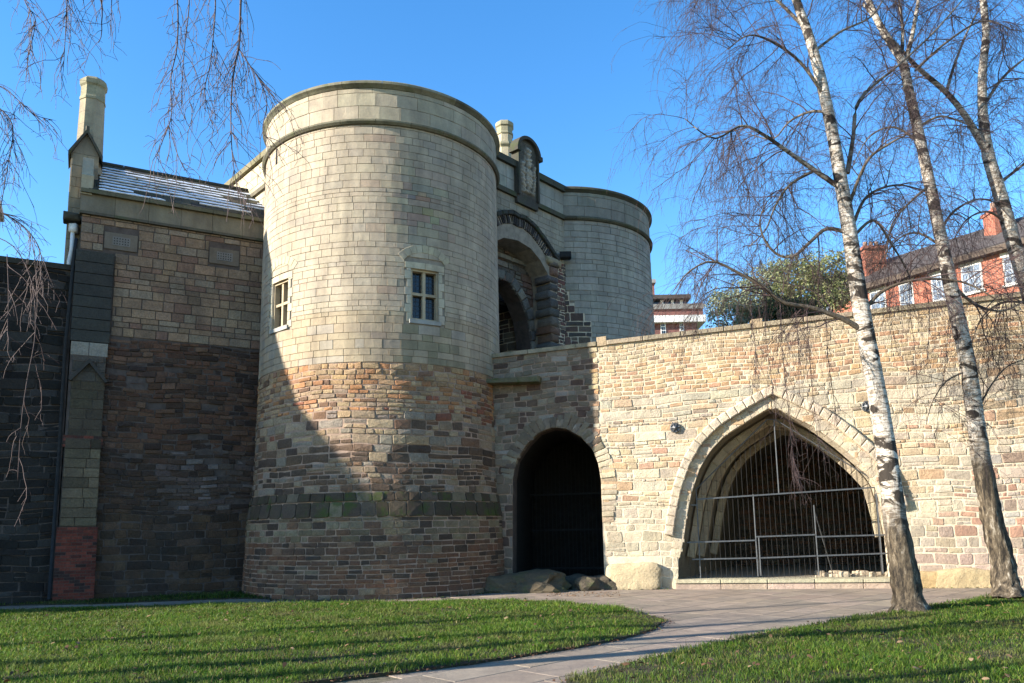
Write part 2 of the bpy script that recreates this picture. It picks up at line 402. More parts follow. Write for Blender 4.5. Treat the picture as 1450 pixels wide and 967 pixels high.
def hole_from(poly):
    us = np.linspace(poly[0][0], poly[-1][0], 90); hs = np.interp(us, [p[0] for p in poly], [p[1] for p in poly])
    def holes(va, vb):
        k = us[hs > va + (vb - va) * 0.35]
        return [(float(k[0]), float(k[-1]))] if len(k) else []
    return holes
def core_wall(f, u0, u1, v0, v1, poly, depth, thick, mat, parent, name='mortar_core', inner=None):
    """wall sheet with an arched hole, its reveal and its back"""
    m = MB(); us = [u0] + ([p[0] for p in poly] if poly else []) + [u1]
    if poly:
        h = [v0] + [p[1] for p in poly] + [v0]
        m.add([f(u0, v0), f(poly[0][0], v0), f(poly[0][0], v1), f(u0, v1)], [[0, 1, 2, 3]])
        m.add([f(poly[-1][0], v0), f(u1, v0), f(u1, v1), f(poly[-1][0], v1)], [[0, 1, 2, 3]])
        for i in range(len(poly) - 1):
            (a, ha), (b, hb) = poly[i], poly[i + 1]
            m.add([f(a, ha), f(b, hb), f(b, v1), f(a, v1)], [[0, 1, 2, 3]])
        full = [(poly[0][0], v0)] + list(poly) + [(poly[-1][0], v0)]
        for i in range(len(full) - 1):
            a, b = full[i], full[i + 1]
            m.add([f(a[0], a[1], 0), f(b[0], b[1], 0), f(b[0], b[1], -depth), f(a[0], a[1], -depth)], [[0, 1, 2, 3]])
    else: m.add([f(u0, v0), f(u1, v0), f(u1, v1), f(u0, v1)], [[0, 1, 2, 3]])
    m.add([f(u0, v1, 0), f(u1, v1, 0), f(u1, v1, -thick), f(u0, v1, -thick)], [[0, 1, 2, 3]])
    m.add([f(u0, v0, 0), f(u0, v1, 0), f(u0, v1, -thick), f(u0, v0, -thick)], [[0, 1, 2, 3]])
    m.add([f(u1, v0, 0), f(u1, v1, 0), f(u1, v1, -thick), f(u1, v0, -thick)], [[0, 1, 2, 3]])
    return m.build(name, mat, parent)
def ring_seg(m, c, a0, a1, prof, n, col=(0.4,) * 3):
    """lathe segment; prof = [(r,z)...] closed outline; angles measured from -Y towards +X"""
    k = len(prof); V = []
    for i in range(n + 1):
        a = a0 + (a1 - a0) * i / n
        for r, z in prof: V.append((c[0] + math.sin(a) * r, c[1] - math.cos(a) * r, z))
    Fs = [[i * k + j, (i + 1) * k + j, (i + 1) * k + (j + 1) % k, i * k + (j + 1) % k] for i in range(n) for j in range(k)]
    Fs += [list(range(k)), [n * k + j for j in range(k)][::-1]]
    m.add(V, Fs, col)
# palettes (linear)
CREAM = (0.50, 0.42, 0.29); BUFF = (0.42, 0.31, 0.19); ORANGE = (0.43, 0.22, 0.105); RED = (0.27, 0.105, 0.07)
BROWN = (0.17, 0.105, 0.07); DARK = (0.055, 0.045, 0.04); GREY = (0.26, 0.235, 0.20); OLIVE = (0.20, 0.17, 0.10)
ASH = (0.43, 0.385, 0.275)
# ================================================================== THE NEAR TOWER
T1 = (-3.7, 21.9); ZSTR, ZTOP, ZASH = 11.86, 13.02, 5.66
def prof1(z): return float(np.interp(z, [0, 1.85, 2.0, 2.45, 3.2, 5.6, 12], [3.62, 3.56, 3.54, 3.44, 3.41, 3.36, 3.33]))
def build_window(f, hw, v0, v1, parent, name='window', bars=True):
    """two-light mullioned window; f = flat frame centred on the opening"""
    w = MB(); w.fbox(f, -hw, hw, v0, v0 + 0.012, -0.25, -0.24, ASH)
    fr = MB(); c = (0.42, 0.35, 0.24); t = 0.05
    fr.fbox(f, -hw, -hw + t, v0, v1, -0.26, -0.03, c); fr.fbox(f, hw - t, hw, v0, v1, -0.26, -0.03, c)
    fr.fbox(f, -hw + t, hw - t, v1 - t, v1, -0.26, -0.033, c); fr.fbox(f, -hw + t, hw - t, v0, v0 + t, -0.26, -0.035, c)
    root = fr.build(name, M['ashlar'], parent)
    mm = MB(); mm.fbox(f, -0.04, 0.04, v0 + t, v1 - t, -0.24, -0.06, c); mm.build('mullion', M['ashlar'], root)
    vm = v0 + (v1 - v0) * 0.52
    for a, b in ((-hw + t, -0.04), (0.04, hw - t)):
        tr = MB(); tr.fbox(f, a, b, vm - 0.035, vm + 0.035, -0.24, -0.065, c); tr.build('transom', M['ashlar'], root)
        for x, y in ((v0 + t, vm - 0.035), (vm + 0.035, v1 - t)):
            p = MB(); p.fbox(f, a, b, x, y, -0.205, -0.185, (0.02,) * 3); p.build('pane', M['glass'], root)
            if bars:
                q = MB(); nx, ny = 2, 5
                for i in range(1, nx): uu = a + (b - a) * i / nx; q.fbox(f, uu - .005, uu + .005, x, y, -0.184, -0.176)
                for i in range(1, ny): vv = x + (y - x) * i / ny; q.fbox(f, a, b, vv - .005, vv + .005, -0.184, -0.177)
                q.build('lead_cames', M['lead'], root)
    s = MB(); s.prism(f, [(-hw - 0.05, v0 - 0.10), (hw + 0.05, v0 - 0.10), (hw + 0.05, v0 + 0.0), (-hw - 0.05, v0)], -0.2, 0.055, (0.36, 0.36, 0.33)); s.build('sill', M['ashlar'], root)
    return root
def tower_core(c, prof, zs, a0, a1, wins, parent, mat_hi, mat_lo, zsplit):
    """cylinder sheet a little behind the stone faces, open where the windows are"""
    for nm, mat, za, zb in (('mortar_core', mat_lo, zs[0], zsplit), ('ashlar_bed', mat_hi, zsplit, zs[-1])):
        if zb <= za: continue
        R = prof(5)
        A = sorted(set([round(x, 5) for x in np.linspace(-math.pi, math.pi, 97)] + [w[i] / R for w in wins for i in (0, 1)]))
        Z = sorted(set([za, zb] + [z for z in np.linspace(za, zb, 14)] + [z for z in (1.85, 2.0, 2.45) if za < z < zb] + [w[i] for w in wins for i in (2, 3) if za < w[i] < zb]))
        m = MB()
        for i in range(len(A) - 1):
            for k in range(len(Z) - 1):
                am, zm = (A[i] + A[i + 1]) / 2 * R, (Z[k] + Z[k + 1]) / 2
                if any(w[0] < am < w[1] and w[2] < zm < w[3] for w in wins): continue
                m.add([(c[0] + math.sin(a) * (prof(z) - .004), c[1] - math.cos(a) * (prof(z) - .004), z) for a, z in ((A[i], Z[k]), (A[i + 1], Z[k]), (A[i + 1], Z[k + 1]), (A[i], Z[k + 1]))], [[0, 1, 2, 3]])
        if nm == 'ashlar_bed':
            m.add([(c[0] + math.sin(a) * R, c[1] - math.cos(a) * R, zs[-1]) for a in np.linspace(0, 2 * math.pi, 48, endpoint=False)], [list(range(48))])
        m.build(nm, mat, parent)
def moulded_ring(c, R, a0, a1, prof, parent, name, mat, seg=0.85, cols=((0.16, 0.15, 0.11),)):
    n = max(1, int(R * (a1 - a0) / seg)); g = 0.004 / R
    for i in range(n):
        m = MB(); x0 = a0 + (a1 - a0) * i / n + g; x1 = a0 + (a1 - a0) * (i + 1) / n - g
        ring_seg(m, c, x0, x1, prof, 5, jc(random.choice(cols), .2)); fix_normals(m.build(name, mat, parent))
t1 = thing('round_tower', 'nearer round tower, pale ashlar above rough rubble base, with two mullioned windows', 'tower', (T1[0], T1[1], 0), 'twin round towers of the gatehouse')
f1 = Cyl(T1, 3.35, prof1)
wu1, wv1 = f1.uv(602, 418); wu2, wv2 = f1.uv(396, 431)
wins = [(wu1 - .37, wu1 + .37, wv1 - .66, wv1 + .66), (wu2 - .37, wu2 + .37, wv2 - .62, wv2 + .62)]
tower_core(T1, prof1, [-0.05, ZSTR + 0.02], 0, 0, wins, t1, M['ashlar_mortar'], M['mortar'], ZASH)
AL, AR = math.radians(-88) * 3.35, math.radians(104) * 3.35
L1 = Laid(t1, M['ashlar'], smooth=False)
def win_holes(va, vb, e=0.17):
    return [(w[0] - e, w[1] + e) for w in wins if vb > w[2] - 0.06 and va < w[3] + 0.17]
def asc(u, v):
    k = 1.0
    c = (0.39, 0.333, 0.25) if v > 7 else (0.38, 0.31, 0.215)
    if rnd() < .12: c = (0.35, 0.305, 0.24)
    if rnd() < .03: c = (0.38, 0.30, 0.225)
    a_ = math.hypot((u - 1.55) / 1.0, (v - 9.8) / 1.1)            # old soot patch high on the tower face
    if a_ < 1.25: c = tuple(x * (1 - .38 * max(0, min(1, 1.25 - a_)) * U(.5, 1)) for x in c)
    if abs(u - .95) < .5 and rnd() < .3: c = tuple(x * .86 for x in c)
    if wu1 - .6 < u < wu1 + .9 and v < wv1 - .9 and rnd() < .5: c = (0.27, 0.235, 0.155)
    return jc(c, 0.055, 0.01)
hs_ = [0.115, 0.15, 0.17, 0.2, 0.235]
ashlar(L1, f1, courses(AL, AR, ZASH, ZSTR, lambda v: random.choice(hs_ if v < 10.6 else [.2, .235, .2]), lambda v, h: U(.22, .62) * (1 if h > .15 else .8), win_holes, 0, 0.008), asc, True, (0.016, 0.024))
for w in wins:                                             # dressed surround: jamb quoins, lintel
    z = w[2] - 0.06; k = 0
    while z < w[3] - 0.02:
        h = min(U(.16, .24), w[3] - z); e1, e2 = (0.165, 0.10) if k % 2 else (0.11, 0.165)
        for (a, b) in ((w[0] - e1, w[0] - .004), (w[1] + .004, w[1] + e2)):
            L1.put(f1, ashlar_poly(a, b, z + .004, z + h - .004, False), jc((0.47, 0.43, 0.33), .06), 0.022, -0.25, 0.004)
        z += h; k += 1
    for (a, b) in ((w[0] - .16, (w[0] + w[1]) / 2 - .004), ((w[0] + w[1]) / 2 + .004, w[1] + .16)):
        L1.put(f1, ashlar_poly(a, b, w[3] + .004, w[3] + .165, True), jc((0.47, 0.42, 0.31), .05), 0.024, -0.25, 0.004)
    cu = (w[0] + w[1]) / 2                                  # relieving arch of voussoirs over the lintel
    arc = [(cu + .62 * math.sin(a), w[3] + .02 + .42 * math.cos(a)) for a in np.linspace(-1.15, 1.15, 14)]
    voussoirs(L1, f1, arc, 9, 0.0, 0.2, 0.029, 0.031, lambda i: jc((0.42, 0.375, 0.27), .07), 0.006, 0.009, db=0.0)
L1.done('ashlar_stones')
# rubble base
L1 = Laid(t1, M['rubble'], smooth=True)
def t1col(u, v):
    c = t1col_(u, v); k = .9 if u / 3.35 > .42 else 1.02  # right flank scaled darker, deepening its shade
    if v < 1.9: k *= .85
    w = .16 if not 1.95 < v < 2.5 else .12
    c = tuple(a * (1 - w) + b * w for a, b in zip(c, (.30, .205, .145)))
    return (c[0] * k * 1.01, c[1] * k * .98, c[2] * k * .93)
def t1col_(u, v):
    side = u / 3.35 - 0.42                                  # right of the grazing-light line: darker stones, shade put into the colour
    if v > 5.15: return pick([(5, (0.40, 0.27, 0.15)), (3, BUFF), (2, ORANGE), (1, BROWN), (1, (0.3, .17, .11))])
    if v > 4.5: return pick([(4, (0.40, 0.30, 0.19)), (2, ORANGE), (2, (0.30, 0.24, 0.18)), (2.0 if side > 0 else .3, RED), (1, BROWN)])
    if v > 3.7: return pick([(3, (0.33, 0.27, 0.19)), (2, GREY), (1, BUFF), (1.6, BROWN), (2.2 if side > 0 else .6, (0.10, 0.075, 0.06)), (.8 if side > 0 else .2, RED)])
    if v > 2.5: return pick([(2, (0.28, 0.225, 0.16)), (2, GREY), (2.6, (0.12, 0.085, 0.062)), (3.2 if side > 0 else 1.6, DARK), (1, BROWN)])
    if v > 1.95: return pick([(4, (0.045, 0.04, 0.03)), (2, (.075, .062, .05)), (1.0, (0.16, 0.14, 0.10))])
    if v > 1.35: return pick([(3, (0.22, 0.185, 0.12)), (2, (0.30, 0.26, 0.18)), (2, BROWN), (1.4, DARK)])
    return pick([(3, (0.19, 0.095, 0.06)), (2, (0.14, 0.085, 0.06)), (1.5, DARK), (1.5, (0.24, 0.15, 0.10)), (1, (0.25, 0.2, 0.14))])
fw = Wavy(f1, 0.8)
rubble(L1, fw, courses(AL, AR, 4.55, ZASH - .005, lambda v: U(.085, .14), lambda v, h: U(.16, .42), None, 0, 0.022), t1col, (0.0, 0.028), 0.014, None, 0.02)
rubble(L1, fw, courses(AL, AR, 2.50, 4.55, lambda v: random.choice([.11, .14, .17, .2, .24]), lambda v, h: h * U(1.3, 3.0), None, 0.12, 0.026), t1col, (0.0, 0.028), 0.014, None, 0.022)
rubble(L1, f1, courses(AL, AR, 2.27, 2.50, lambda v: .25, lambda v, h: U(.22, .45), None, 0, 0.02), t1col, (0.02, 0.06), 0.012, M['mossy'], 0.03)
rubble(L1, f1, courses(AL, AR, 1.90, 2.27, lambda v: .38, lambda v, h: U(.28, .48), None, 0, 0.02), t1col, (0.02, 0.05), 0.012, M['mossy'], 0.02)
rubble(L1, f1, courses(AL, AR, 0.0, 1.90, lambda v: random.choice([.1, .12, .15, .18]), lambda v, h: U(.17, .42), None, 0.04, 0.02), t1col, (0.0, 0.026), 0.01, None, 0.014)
L1.done('rubble_stones')
moulded_ring(T1, 3.4, math.radians(-100), math.radians(112), [(3.30, ZSTR), (3.40, ZSTR), (3.455, ZSTR + .05), (3.46, ZSTR + .09), (3.37, ZSTR + .15), (3.30, ZSTR + .15)], t1, 'string_course', M['moulding'])
Lp = Laid(t1, M['ashlar'], smooth=False, name='parapet_stone')
ashlar(Lp, Cyl(T1, 3.35), courses(AL, AR, ZSTR + .15, ZTOP - .17, lambda v: .355, lambda v, h: U(.6, 1.1), None, 0, 0.009), lambda u, v: jc((0.36, 0.315, 0.235), .08), True, (0.012, 0.018))
Lp.done()
def drum(c, R, z0, z1, th, parent, mat, name='parapet_core'):
    m = MB(); ring_seg(m, c, -math.pi, math.pi, [(R - .008, z0), (R - .008, z1), (R - th, z1), (R - th, z0)], 96); fix_normals(m.build(name, mat, parent))
drum(T1, 3.35, ZSTR + .01, ZTOP - .02, .45, t1, M['ashlar_mortar'])
moulded_ring(T1, 3.4, -math.pi, math.pi, [(2.88, ZTOP - .17), (3.375, ZTOP - .17), (3.42, ZTOP - .13), (3.475, ZTOP - .09), (3.475, ZTOP - .03), (3.40, ZTOP + .03), (2.88, ZTOP + .05)], t1, 'coping_stone', M['moulding'], 1.0, ((0.15, 0.145, 0.11), (0.2, 0.19, 0.14)))
for w, (cu, cv, hw) in zip(wins, ((wu1, wv1, .37), (wu2, wv2, .37))):
    a = w[0] / 3.35 / 2 + w[1] / 3.35 / 2; p = f1(cu, cv, -0.02)
    fl = Plane((p[0], p[1]), math.degrees(a)); build_window(fl, hw, w[2], w[3], t1)
su, sv_ = f1.uv(393, 222)
m = MB(); m.fbox(f1, su - .035, su + .035, sv_ - .22, sv_ + .22, 0.01, 0.036, (0.02,) * 3); m.build('arrow_slit', M['dark'], t1)
# small octagonal vent top seen over the near parapet
m = MB(); q = atY(614, 122, 21.3)
def octa(m, x, y, prof, col, rot=22.5, sides=8):
    V = []; 
    for r, z in prof:
        for k in range(sides): a = math.radians(rot + 360 / sides * k); V.append((x + math.cos(a) * r, y + math.sin(a) * r, z))
    n = len(prof); Fs = [[i * sides + k, i * sides + (k + 1) % sides, (i + 1) * sides + (k + 1) % sides, (i + 1) * sides + k] for i in range(n - 1) for k in range(sides)]
    Fs += [list(range(sides))[::-1], [(n - 1) * sides + k for k in range(sides)]]; m.add(V, Fs, col)
octa(m, q.x, q.y, [(.24, 12.4), (.24, 13.55), (.30, 13.6), (.30, 13.72), (.24, 13.8)], (0.22, 0.21, 0.13)); m.build('chimney', M['moulding'], t1)
# ================================================================== THE FAR TOWER
GD = 48.8; g_ = Plane((-.4, 22.45), GD)
T2 = (T1[0] + 8.58 * math.cos(math.radians(GD)), T1[1] + 8.58 * math.sin(math.radians(GD)))
t2 = thing('round_tower', 'farther round tower in shade right of the gate arch, behind the bridge wall', 'tower', (T2[0], T2[1], 0), 'twin round towers of the gatehouse')
p2 = lambda z: float(np.interp(z, [4, 12], [3.44, 3.33]))
f2 = Cyl(T2, 3.35, p2)
tower_core(T2, p2, [0, ZSTR + .02], 0, 0, [], t2, M['ashlar_mortar'], M['ashlar_mortar'], 3.0)
A2, B2 = math.radians(-62) * 3.35, math.radians(96) * 3.35
L2 = Laid(t2, M['ashlar'], smooth=False)
stepu = [(f2.uv(835, 470)[0], 7.9), (f2.uv(834, 430)[0], 8.5), (f2.uv(812, 405)[0], 9.2)]
def t2holes(va, vb):
    z = (va + vb) / 2
    r = f2.uv(843, 470)[0] if z < 7.4 else f2.uv(836, 430)[0] if z < 8.35 else f2.uv(826, 400)[0] if z < 8.6 else f2.uv(812, 390)[0] if z < 8.95 else f2.uv(805, 380)[0] if z < 9.4 else None
    return [(A2 - 1, r)] if r is not None and z > 5.6 else []
ashlar(L2, f2, courses(A2, B2, 5.6, ZSTR, lambda v: random.choice([.15, .18, .22, .24]), lambda v, h: U(.3, .75), t2holes, 0, 0.013), lambda u, v: jc((0.31, 0.295, 0.25), .12, .015), True, (0.014, 0.022))  # ashlar toned darker than the near tower to deepen its shade
L2.done('ashlar_stones')
Lr = Laid(t2, M['rubble'], name='rubble_stone')
def patch_holes(va, vb):
    h = t2holes(va, vb); return [(h[0][1], 99)] if h else [(-99, 99)]
rubble(Lr, f2, courses(A2, f2.uv(850, 470)[0], 5.7, 9.35, lambda v: random.choice([.12, .2, .26, .3, .16]), lambda v, h: U(.22, .6), patch_holes, .1, 0.028), lambda u, v: pick([(3, (0.09, .08, .075)), (2, (0.14, .09, .075)), (2, (.16, .13, .10)), (1, (.2, .17, .13))]), (0.03, 0.06), 0.01)
Lr.done()
m = MB()
for (z0, z1, zz) in ((5.7, 7.4, 7.0), (7.4, 8.35, 8), (8.35, 8.6, 8.5), (8.6, 8.95, 8.8), (8.95, 9.35, 9.1)):
    r = t2holes(zz, zz)[0][1]
    for i in range(10):
        a, b = A2 + (r - A2) * i / 10, A2 + (r - A2) * (i + 1) / 10; m.fbox(f2, a, b, z0, z1, 0.0, 0.03)
m.build('mortar_core', M['pale_mortar'], t2)
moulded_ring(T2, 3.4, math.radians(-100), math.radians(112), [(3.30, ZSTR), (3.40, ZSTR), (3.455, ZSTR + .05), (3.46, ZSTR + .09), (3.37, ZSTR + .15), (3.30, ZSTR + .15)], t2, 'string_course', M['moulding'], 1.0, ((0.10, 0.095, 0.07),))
Lp = Laid(t2, M['ashlar'], smooth=False, name='parapet_stone')
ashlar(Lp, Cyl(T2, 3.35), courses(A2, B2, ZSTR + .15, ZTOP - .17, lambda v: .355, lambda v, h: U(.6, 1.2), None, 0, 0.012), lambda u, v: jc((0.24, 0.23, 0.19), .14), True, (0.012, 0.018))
Lp.done()
drum(T2, 3.35, ZSTR + .01, ZTOP - .02, .45, t2, M['ashlar_mortar'])
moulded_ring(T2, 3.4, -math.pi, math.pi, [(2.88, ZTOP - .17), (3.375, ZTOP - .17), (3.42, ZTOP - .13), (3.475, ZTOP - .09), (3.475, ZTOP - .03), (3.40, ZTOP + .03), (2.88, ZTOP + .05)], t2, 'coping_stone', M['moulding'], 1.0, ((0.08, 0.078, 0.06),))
lp = f2.uv(800, 366); m = MB(); m.fbox(f2, lp[0] - .17, lp[0] + .17, lp[1] - .1, lp[1] + .1, 0.14, 0.42); m.fbox(f2, lp[0] - .03, lp[0] + .03, lp[1] - .04, lp[1] + .04, 0.0, 0.14)
m.fbox(f2, lp[0] - .14, lp[0] + .14, lp[1] - .08, lp[1] + .08, 0.42, 0.43)
tag(m.build('floodlight', M['iron'], None), 'small black floodlight fixed to the far tower beside the gate arch', 'lamp')
# ================================================================== GATE WALL between the towers
gw = thing('gate_wall', 'shaded wall between the round towers with a pointed gate arch and a carved arms panel above', 'wall', (0.6, 23.6, 0))
UG0, UG1 = -0.9, 3.7
def gpoly(px): return [g_.uv(x, y) for x, y in px]
ga = gpoly([(741, 345), (752, 352), (765, 368), (775, 386), (779, 400)])         # right half of the outer opening
uc = g_.uv(733, 340)[0]; vapex = g_.uv(735, 341)[1]
right = [(uc + (u - uc), v) for u, v in ga]; jambR = right[-1][0]
half = [(jambR - uc, 4.8)] + [(u - uc, v) for u, v in right[::-1]] + [(0.0, vapex)]
outer = [(uc - a, b) for a, b in half] + [(uc + a, b) for a, b in half[::-1][1:]]
core_wall(g_, UG0, UG1, 4.8, ZSTR + .02, outer, 0.75, 0.9, M['ashlar_mortar'], gw)
Lg = Laid(gw, M['ashlar'], smooth=False)
big = [(uc - 2.05 + 0, 4.8), (uc - 2.0, 8.6), (uc - 1.5, 9.55), (uc - .9, 10.2), (uc, 10.62), (uc + .9, 10.2), (uc + 1.5, 9.55), (uc + 2.0, 8.6), (uc + 2.05, 4.8)]
spr = g_.uv(783, 372)
hoodpx = gpoly([(741, 309), (755, 321), (768, 338), (781, 358), (789, 370)])
hood_r = [(u, v) for u, v in hoodpx]; ha = g_.uv(735, 308)
hood = [(2 * uc - u, v) for u, v in hood_r[::-1]] + [(uc, ha[1])] + hood_r
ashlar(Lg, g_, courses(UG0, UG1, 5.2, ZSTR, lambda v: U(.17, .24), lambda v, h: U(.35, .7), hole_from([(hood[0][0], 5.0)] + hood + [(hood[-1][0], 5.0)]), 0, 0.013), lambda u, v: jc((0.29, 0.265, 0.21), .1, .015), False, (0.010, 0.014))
Lg.done('ashlar_stones')
Lv = Laid(gw, M['dark_rubble'], name='voussoir')
voussoirs(Lv, g_, hood, 44, -0.34, -0.07, 0.03, 0.07, lambda i: pick([(3, (.06, .055, .055)), (1, (.12, .10, .09))]), 0.02, 0.028, bulge=.02)
ringm = MB(); P = resample(hood, 40); A = offset(P, -0.33); B = offset(P, 0.0)
for i in range(40): ringm.add([g_(p.x, p.y, 0.02) for p in (A[i], A[i + 1], B[i + 1], B[i])], [[0, 1, 2, 3]])
ringm.build('mortar_core', M['pale_mortar'], gw)
voussoirs(Lv, g_, hood, 16, -0.075, 0.06, 0.13, 0.14, lambda i: (.05, .05, .045), 0.03, 0.008, mat=M['moulding'])
voussoirs(Lv, g_, hood, 22, -0.62, -0.345, -0.10, -0.09, lambda i: jc((.58, .48, .36), .12), 0.03, 0.012, mat=M['ashlar'], db=-.6)
Lv.done()
# responds (bulging stacked blocks) of the right jamb and the hidden left jamb
for sgn, nm in ((1, 'pier_block'), (-1, 'pier_block')):
    z = 5.3; k = 0
    while z < spr[1] - .1:
        h = U(.2, .34); uu = uc + sgn * (hood_r[-1][0] - uc - .22); w = .3 if k % 2 else .22
        m = MB(); V, Fs, _ = block(g_, rough_poly(uu - w, uu + w * .8, z + .012, z + h - .012, .015), -.55, .06 + U(-.05, .06), .06, .05, .01)
        m.add(V, Fs, pick([(3, (.10, .095, .09)), (2, (.17, .15, .125)), (1, (.2, .13, .1))])); m.build(nm, M['dark_rubble'], gw, True)
        z += h; k += 1
    m = MB(); V, Fs, _ = block(g_, [(uu - .36, spr[1] - .1), (uu + .32, spr[1] - .1), (uu + .36, spr[1] + .12), (uu - .42, spr[1] + .12)], -.6, .12, .05, .02); m.add(V, Fs, (.3, .25, .17)); m.build('capital', M['moulding'], gw, True)
# red rubble strip between pier and tower
Lr = Laid(gw, M['rubble'], name='rubble_stone', limit=120)
rubble(Lr, g_, courses(hood_r[-1][0] - .1, UG1, 5.3, spr[1] + .1, lambda v: U(.08, .16), lambda v, h: U(.15, .35), None, 0, .024), lambda u, v: pick([(3, (.17, .08, .07)), (2, (.10, .08, .075)), (1, (.2, .16, .13))]), (.02, .05), .01)
m = MB(); m.fbox(g_, hood_r[-1][0] - .1, UG1, 5.3, spr[1] + .1, 0.0, 0.02); m.build('mortar_core', M['pale_mortar'], gw)
# inner screen wall, set back, with its own lower arch and a timber gate
D2 = -0.75
class Back:
    def __init__(s, f, d): s.f = f; s.d = d
    def __call__(s, u, v, d=0.0): return s.f(u, v, s.d + d)
    def normal(s, u, v): return s.f.normal(u, v)
gb = Back(g_, D2)
inr = [g_.uv(x, y, D2) for x, y in ((706, 392), (722, 402), (736, 425), (746, 452), (750, 480), (751, 497))]
inner = [(uc - 1.3, 4.8), (uc - 1.25, 7.4), (uc - 1.0, 8.2), (uc - .5, 8.8)] + [(inr[0][0], inr[0][1])] + inr[1:] + [(inr[-1][0] + .01, 4.8)]
inner = sorted(inner, key=lambda p: p[0])
core_wall(gb, uc - 2.2, uc + 2.3, 4.8, vapex + .2, inner, 0.6, 0.7, M['dark_mortar'], gw)
rubble(Lr, gb, courses(uc - 2.0, uc + 2.0, 5.2, vapex + .1, lambda v: random.choice([.12, .2, .26]), lambda v, h: U(.25, .6), hole_from(inner), .1, .03), lambda u, v: pick([(3, (.12, .11, .10)), (2, (.2, .18, .15)), (1, (.15, .10, .08))]), (.01, .05), .012)
voussoirs(Lr, gb, inner[1:-1], 16, 0.02, 0.32, 0.05, 0.11, lambda i: pick([(2, (.13, .125, .12)), (1, (.22, .2, .17))]), 0.03, .03, mat=M['dark_rubble'], bulge=.03)
tb = inr[0][1] + .62
for i in range(5):
    m = MB(); V, Fs, _ = block(gb, [(uc - 1.4 + i * .62, tb), (uc - .8 + i * .62, tb), (uc - .8 + i * .62, tb + .14), (uc - 1.4 + i * .62, tb + .14)], -.02, .13, .04, .01); m.add(V, Fs, (.22, .2, .16)); m.build('corbel_band', M['ashlar'], gw)
Lr.done('rubble_stones')
for k in range(11):
    u = uc - 1.2 + k * .2
    m = MB(); m.fbox(gb, u, u + .185, 5.0, 7.0, -.55, -.5, (.02, .017, .015)); m.build('gate_board', M['trunk'], gw)
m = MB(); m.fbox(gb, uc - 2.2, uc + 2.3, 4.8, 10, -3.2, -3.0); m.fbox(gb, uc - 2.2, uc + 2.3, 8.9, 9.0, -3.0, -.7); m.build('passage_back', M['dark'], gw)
# parapet of the gate wall
m = MB(); m.fbox(g_, UG0, UG1 + .2, ZSTR, ZTOP - .02, -.5, 0.0); m.build('parapet_core', M['ashlar_mortar'], gw)
arms_u0, arms_u1 = g_.uv(729, 270)[0], g_.uv(757, 270)[0]
Lp = Laid(gw, M['ashlar'], smooth=False, name='parapet_stone')
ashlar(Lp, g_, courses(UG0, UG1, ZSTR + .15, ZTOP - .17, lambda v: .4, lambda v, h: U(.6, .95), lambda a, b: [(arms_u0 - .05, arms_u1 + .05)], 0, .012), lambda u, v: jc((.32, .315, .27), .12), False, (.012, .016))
Lp.done()
for k in range(5):
    a = UG0 + (UG1 - UG0) * k / 5; b = UG0 + (UG1 - UG0) * (k + 1) / 5 - .008
    m = MB(); m.prism(g_, [(a, ZSTR), (b, ZSTR), (b, ZSTR + .15), (a, ZSTR + .15)], -.05, .10, (.08, .075, .055)); m.build('string_course', M['moulding'], gw)
    m = MB(); m.prism(g_, [(a, ZTOP - .17), (b, ZTOP - .17), (b, ZTOP + .04), (a, ZTOP + .04)], -.55, .12, (.07, .07, .055)); m.build('coping_stone', M['moulding'], gw)
# carved arms panel with arched top
au, aw = (arms_u0 + arms_u1) / 2, (arms_u1 - arms_u0) / 2 + .02
az0 = g_.uv(740, 292)[1]; az1 = g_.uv(740, 199)[1]; zs_ = az1 - aw * .9
arch = [(au + aw * math.cos(a), zs_ + aw * .9 * math.sin(a)) for a in np.linspace(0, math.pi, 15)]
m = MB(); m.prism(g_, [(au - aw, az0), (au + aw, az0)] + arch, -.10, .12, (.07, .065, .055)); panel = m.build('arms_panel', M['moulding'], gw)
m = MB()
for i in range(14):
    (a0, b0), (a1, b1) = arch[i], arch[i + 1]
    k = 1.0; q = lambda u, v, s: (au + (u - au) * s, zs_ + (v - zs_) * s)
    m.prism(g_, [q(a0, b0, 1.14), q(a1, b1, 1.14), q(a1, b1, .92), q(a0, b0, .92)], -.11, .24, (.06, .055, .045))
for s in (-1, 1): m.prism(g_, [(au + s * aw * 1.22, zs_ - .12), (au + s * aw * .9, zs_ - .12), (au + s * aw * .9, zs_ + .03), (au + s * aw * 1.22, zs_ + .03)], -.11, .27, (.06, .055, .045))
m.build('arched_hood', M['moulding'], panel)
for s in (-1, 1):
    m = MB(); m.prism(g_, [(au + s * aw, az0 + .25), (au + s * aw * .86, az0 + .25), (au + s * aw * .86, zs_ - .1), (au + s * aw, zs_ - .1)], .11, .2, (.065, .06, .05)); m.build('frame_side', M['moulding'], panel)
